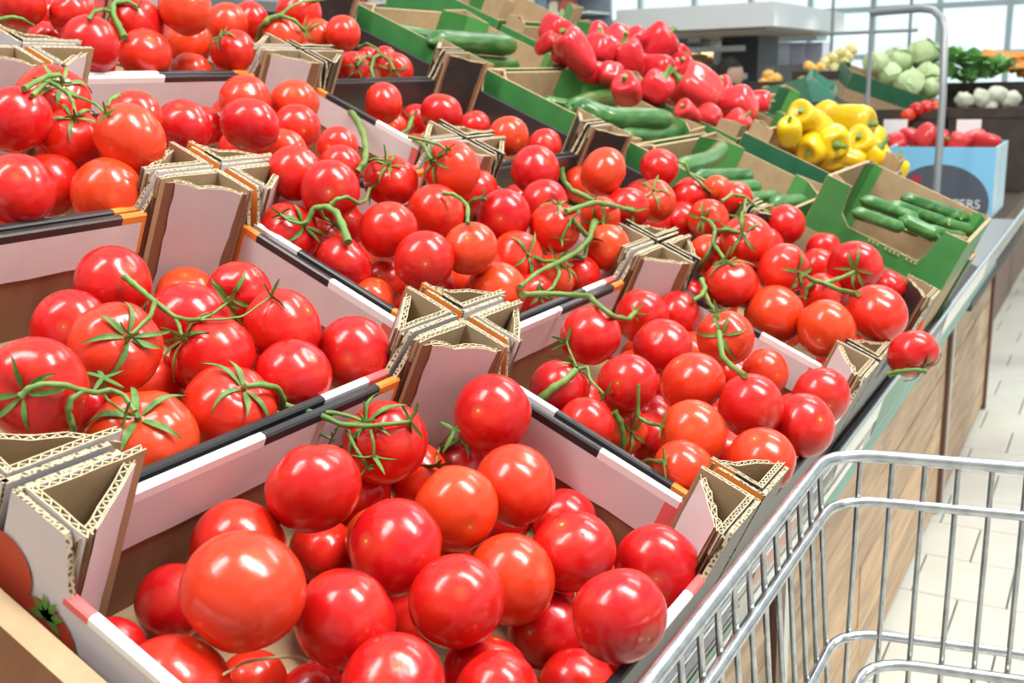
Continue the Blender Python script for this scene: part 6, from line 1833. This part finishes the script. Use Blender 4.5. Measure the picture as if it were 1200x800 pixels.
for xx in (795, 838, 882):
    box_at('case_post', xx - 2, 56, xx + 2, 112, cd, 0.04, M['white_paint'], case, caso)
for yy_ in (56, 88, 108):
    box_at('case_shelf', 793, yy_, 886, yy_ + 4, cd - 0.01, 0.24, M['white_paint'], case, caso)
box_at('case_base', 793, 112, 886, 150, cd - 0.01, 0.3, M['white_paint'], case, caso, FZ + 0.002)
bread_m = noise_mat('bread_crust', (0.60, 0.36, 0.14), (0.75, 0.55, 0.28), 8, 0.6)
LOAF = lumpy(12, bread_m, 'bread_loaf')
for k, (x, y) in enumerate(((806, 68), (818, 66), (829, 69), (848, 70), (860, 68), (873, 70), (808, 82), (822, 83), (832, 82))):
    put('bread_loaf', LOAF, at(x, y + 1, cd + 0.12), (0.05, 0.09, 0.04), 'golden bread loaf in the white framed case', 'bread', 'loaves in the bakery case', (0, 0, 0))
area('case_lamp', at(842, 60, cd + 0.1), at(842, 100, cd + 0.05), 0.6, 0.1, 3, (1, 0.93, 0.8))
# small white lamp on the canopy front
box_at('lamp_housing', 777, 34, 790, 40, 8.2, 0.1, mat('pale_lamp', (0.8, 0.78, 0.72), 0.4), kiosk, ko)

# seated cashier: head and shoulders show above the peppers
pd = 8.0
hp_ = at(864, 90, pd)
per = thing('person', 'person with dark hair in a dark top, head bowed by the bakery case', 'person', Vector((hp_.x, hp_.y, FZ)))
skin_m = mat('skin', (0.62, 0.38, 0.27), 0.5, sss=0.1)
cloth_m = mat('dark_clothing', (0.025, 0.027, 0.035), 0.8)
hair_m = mat('dark_hair', (0.02, 0.014, 0.011), 0.6)
hz = hp_.z - FZ
def skinned(name, verts, edges, radii, m, parent, root=0):
    me = bpy.data.meshes.new(name)
    me.from_pydata(verts, edges, [])
    o = link(name, me, parent)
    sk = o.modifiers.new('skin', 'SKIN')
    for i, r in enumerate(radii):
        d = me.skin_vertices[0].data[i]
        d.radius = (r, r) if not hasattr(r, '__len__') else r
        d.use_root = i == root
    ss = o.modifiers.new('sub', 'SUBSURF')
    ss.levels = ss.render_levels = 2
    me.materials.append(m)
    sk.use_smooth_shade = True
    return o
# sits facing the camera's left; pelvis, spine, neck, head, arms and legs in one body
seat = hz - 0.74
bv = [(0, 0, seat), (0, 0.0, seat + 0.18), (0.0, 0.0, seat + 0.38), (0, 0.01, seat + 0.50), (-0.01, 0.035, seat + 0.60), (-0.02, 0.05, seat + 0.70), (-0.02, 0.055, seat + 0.80),
      (-0.02, -0.17, seat + 0.47), (-0.10, -0.22, seat + 0.24), (-0.26, -0.10, seat + 0.20), (-0.33, -0.06, seat + 0.20),
      (-0.02, 0.19, seat + 0.47), (-0.10, 0.24, seat + 0.24), (-0.26, 0.14, seat + 0.20), (-0.33, 0.10, seat + 0.20),
      (-0.05, -0.10, seat - 0.02), (-0.42, -0.12, seat), (-0.40, -0.12, 0.10), (-0.50, -0.13, 0.045),
      (-0.05, 0.10, seat - 0.02), (-0.42, 0.12, seat), (-0.40, 0.12, 0.10), (-0.50, 0.13, 0.045)]
be = [(0, 1), (1, 2), (2, 3), (3, 4), (4, 5), (5, 6), (3, 7), (7, 8), (8, 9), (9, 10), (3, 11), (11, 12), (12, 13), (13, 14), (0, 15), (15, 16), (16, 17), (17, 18), (0, 19), (19, 20), (20, 21), (21, 22)]
brd = [0.15, 0.13, 0.15, 0.11, 0.055, 0.085, 0.075, 0.065, 0.05, 0.036, 0.03, 0.065, 0.05, 0.036, 0.03, 0.10, 0.07, 0.05, 0.04, 0.10, 0.07, 0.05, 0.04]
body = skinned('body', bv, be, brd, cloth_m, per)
def ell(name, c, r, m, parent, cut=None):
    mb = MB()
    rows = [[Vector((c[0] + r[0] * math.sin(t) * math.cos(p), c[1] + r[1] * math.sin(t) * math.sin(p), c[2] + r[2] * math.cos(t))) for p in [2 * math.pi * j / 20 for j in range(20)]] for t in [0.03 + ((cut or math.pi) - 0.06) * i / 12 for i in range(13)]]
    mb.grid(rows, 0, True, True)
    return mb.build(name, m, parent)
hc = (-0.02, 0.045, seat + 0.755)
mb = MB()                                  # head with brow, nose, chin and ears, looking down to -y
rows = []
for i in range(15):
    t = 0.03 + (math.pi - 0.06) * i / 14
    r_ = []
    for j in range(24):
        p = 2 * math.pi * j / 24
        x, y, z = math.sin(t) * math.cos(p), math.sin(t) * math.sin(p), math.cos(t)
        k = 1.0
        face = max(0, -y)
        nose = math.exp(-((x / 0.16) ** 2 + ((z + 0.12) / 0.16) ** 2)) * face * 0.20
        eye = (math.exp(-(((x - 0.32) / 0.14) ** 2 + ((z - 0.08) / 0.10) ** 2)) + math.exp(-(((x + 0.32) / 0.14) ** 2 + ((z - 0.08) / 0.10) ** 2))) * face * 0.07
        mouth = math.exp(-((x / 0.3) ** 2 + ((z + 0.5) / 0.06) ** 2)) * face * 0.05
        ear = (math.exp(-(((abs(x) - 0.98) / 0.12) ** 2 + (y / 0.16) ** 2 + (z / 0.2) ** 2))) * 0.14
        k += nose - eye - mouth + ear
        jaw = 1 - 0.25 * max(0, -z) ** 1.5
        r_.append((hc[0] + 0.078 * x * k * jaw, hc[1] + 0.095 * y * k, hc[2] + 0.118 * z))
    rows.append(r_)
mb.grid(rows, 0, True, True)
mb.build('head', skin_m, per)
mb = MB()                                  # hair cap with a bun
rows = []
for i in range(10):
    t = 0.03 + 1.75 * i / 9
    r_ = []
    for j in range(24):
        p = 2 * math.pi * j / 24
        x, y, z = math.sin(t) * math.cos(p), math.sin(t) * math.sin(p), math.cos(t)
        if y < -0.2 and z < 0.5:
            z = 0.5 + (z - 0.5) * 0.15
        r_.append((hc[0] + 0.086 * x, hc[1] + 0.012 + 0.10 * y, hc[2] + 0.010 + 0.124 * z))
    rows.append(r_)
mb.grid(rows, 0, True, True)
hair = mb.build('hair', hair_m, per)
ell('hair_bun', (hc[0], hc[1] + 0.115, hc[2] + 0.03), (0.045, 0.045, 0.05), hair_m, hair)
for s in (-1, 1):
    hx, hy, hzz = bv[10] if s < 0 else bv[14]
    for f in range(5):
        mb = MB()
        if f < 4:
            y0 = hy + (f - 1.5) * 0.02
            ln = (0.07, 0.08, 0.076, 0.06)[f]
            mb.tube([(hx + 0.0, y0, hzz), (hx - 0.05, y0, hzz - 0.005), (hx - 0.05 - ln * 0.6, y0, hzz - 0.016), (hx - 0.05 - ln, y0, hzz - 0.04)], [0.012, 0.011, 0.0095, 0.007], 0, 8)
        else:
            mb.tube([(hx - 0.005, hy - s * 0.03, hzz), (hx - 0.04, hy - s * 0.055, hzz - 0.01), (hx - 0.065, hy - s * 0.058, hzz - 0.02)], [0.013, 0.011, 0.008], 0, 8)
        mb.build('thumb' if f == 4 else 'finger', skin_m, body)
st = thing('stool', 'stool under the person by the bakery case', 'stool', Vector((hp_.x, hp_.y, FZ)))
mb = MB(); mb.tube([(0, 0, seat - 0.19), (0, 0, seat - 0.145)], 0.17, sides=20); mb.build('seat', M['dark'], st)
mb = MB(); mb.tube([(0, 0, 0.02), (0, 0, seat - 0.19)], 0.03, sides=10); mb.tube([(0, 0, 0.002), (0, 0, 0.025)], 0.2, sides=20); mb.build('pedestal', M['grey_metal'], st)

# pale bins behind, between the column and the windows
lil = mat('pale_lilac_panel', (0.62, 0.63, 0.74), 0.5)
bo = at(930, 100, 10.4); bo.z = FZ
rack = thing('sack_rack', 'grey rack of pale lilac bins beyond the dark column', 'rack', bo)
for x0, x1 in ((893, 907), (909, 924), (926, 942), (945, 964)):
    box_at('bin_front', x0, 50, x1, 76, 10.4, 0.3, lil, rack, bo)
box_at('top_board', 888, 40, 966, 47, 10.35, 0.4, M['grey_metal'], rack, bo)
box_at('base', 888, 77, 968, 130, 10.45, 0.3, M['grey_metal'], rack, bo, FZ + 0.002)
# white block below the canopy's left end and dark cabinets
# cold shelves along the left hall side
def cold_shelf(label, x0, x1, ytop, ybot, d, m, cols, rows_):
    a, b = at(x0, ytop, d), at(x1, ybot, d)
    o0 = Vector((a.x, a.y, FZ))
    s = thing('cold_shelf', label, 'shelf', o0)
    w_ = a.y - b.y
    h_ = a.z - FZ
    t = MB(); t.box((0.4, -w_, 0.002), (0.45, 0, h_)); t.build('shelf_back', m, s)
    z0 = b.z - FZ
    t = MB(); t.box((0, -w_, 0.002), (0.4, 0, z0)); t.build('shelf_base', M['grey_metal'], s)
    t = MB(); t.box((-0.02, -w_, h_), (0.45, 0, h_ + 0.05)); t.build('shelf_top', M['grey_metal'], s)
    for r in range(rows_):
        z = z0 + (h_ - z0) * r / rows_
        t = MB(); t.box((0.0, -w_, z), (0.4, 0, z + 0.015)); t.build('shelf_board', M['white_paint'], s)
        z += 0.016
        yv = -w_ + 0.03
        while yv < -0.05:
            wv = random.uniform(0.07, 0.13)
            if random.random() < 0.88:
                hh = min((h_ - z0) / rows_ * random.uniform(0.5, 0.8), 0.25)
                c = random.randrange(len(cols))
                key = ('pk', round(wv, 2), round(hh, 2), c)
                t = MB()
                t.box((0.06, yv, z), (0.2, yv + wv, z + hh * 0.82))
                t.box((0.07, yv + wv * 0.15, z + hh * 0.82), (0.19, yv + wv * 0.85, z + hh))
                o = t.build('food_package', cols[c])
                o.location = o0
                tag(o, 'small pale package on the far cold shelves', 'package', 'packages on the far cold shelves')
            yv += wv + 0.02
    return s
pk = [mat('package_' + n, c, 0.5) for n, c in (('cream', (0.78, 0.70, 0.52)), ('white', (0.82, 0.82, 0.8)), ('red', (0.55, 0.12, 0.1)), ('blue', (0.25, 0.36, 0.48)), ('green', (0.35, 0.5, 0.3)), ('ochre', (0.68, 0.46, 0.2)))]
cold_shelf('long white cold shelf with pale packages behind the cucumbers', 385, 530, -40, 28, 7.0, M['white_paint'], pk[:3] + [pk[1]], 3)
cold_shelf('grey blue cold cabinet with packages behind the red peppers', 530, 722, -30, 45, 8.5, mat('blue_grey_back', (0.30, 0.37, 0.44), 0.5), pk, 3)
for x, d, lab in ((468, 5.6, 'thin grey steel post left in front of the cold shelves'), (525, 6.2, 'pale steel post right in front of the cold shelves')):
    a = at(x, 20, d)
    t = MB(); t.tube([(0, 0, 0), (0.0, 0, 2.2)], 0.022, sides=10); 
    o = t.build('steel_post', M['grey_metal']); o.location = (a.x, a.y, FZ)
    tag(o, lab, 'post')
# shelf of packages at the right edge of the aisle
cold_shelf('low shelf of dark and white packages at the aisle end', 1176, 1290, 150, 290, 7.9, M['dark'], [pk[1], pk[3], mat('package_dark', (0.03, 0.03, 0.035), 0.5), pk[1]], 3)
# wire gridwork and cross rails standing in front of the far windows
ro = at(975, 60, 8.0); ro.z = FZ
fr = thing('hanging_frame', 'thin grey hanging rails in front of the far windows', 'rail frame', ro)
for x in (975, 1022, 1066):
    a = at(x, 40, 8.0)
    t = MB(); t.tube([Vector((a.x, a.y, FZ)) - ro, Vector((a.x, a.y, 1.6)) - ro], 0.012, sides=8); t.build('upright', M['grey_metal'], fr)
a, b = at(960, 40, 8.0), at(1085, 45, 8.0)
t = MB(); t.tube([Vector((ro.x, a.y, a.z)) - ro, Vector((ro.x, b.y, a.z)) - ro], 0.012, sides=8); t.build('cross_rail', M['grey_metal'], fr)
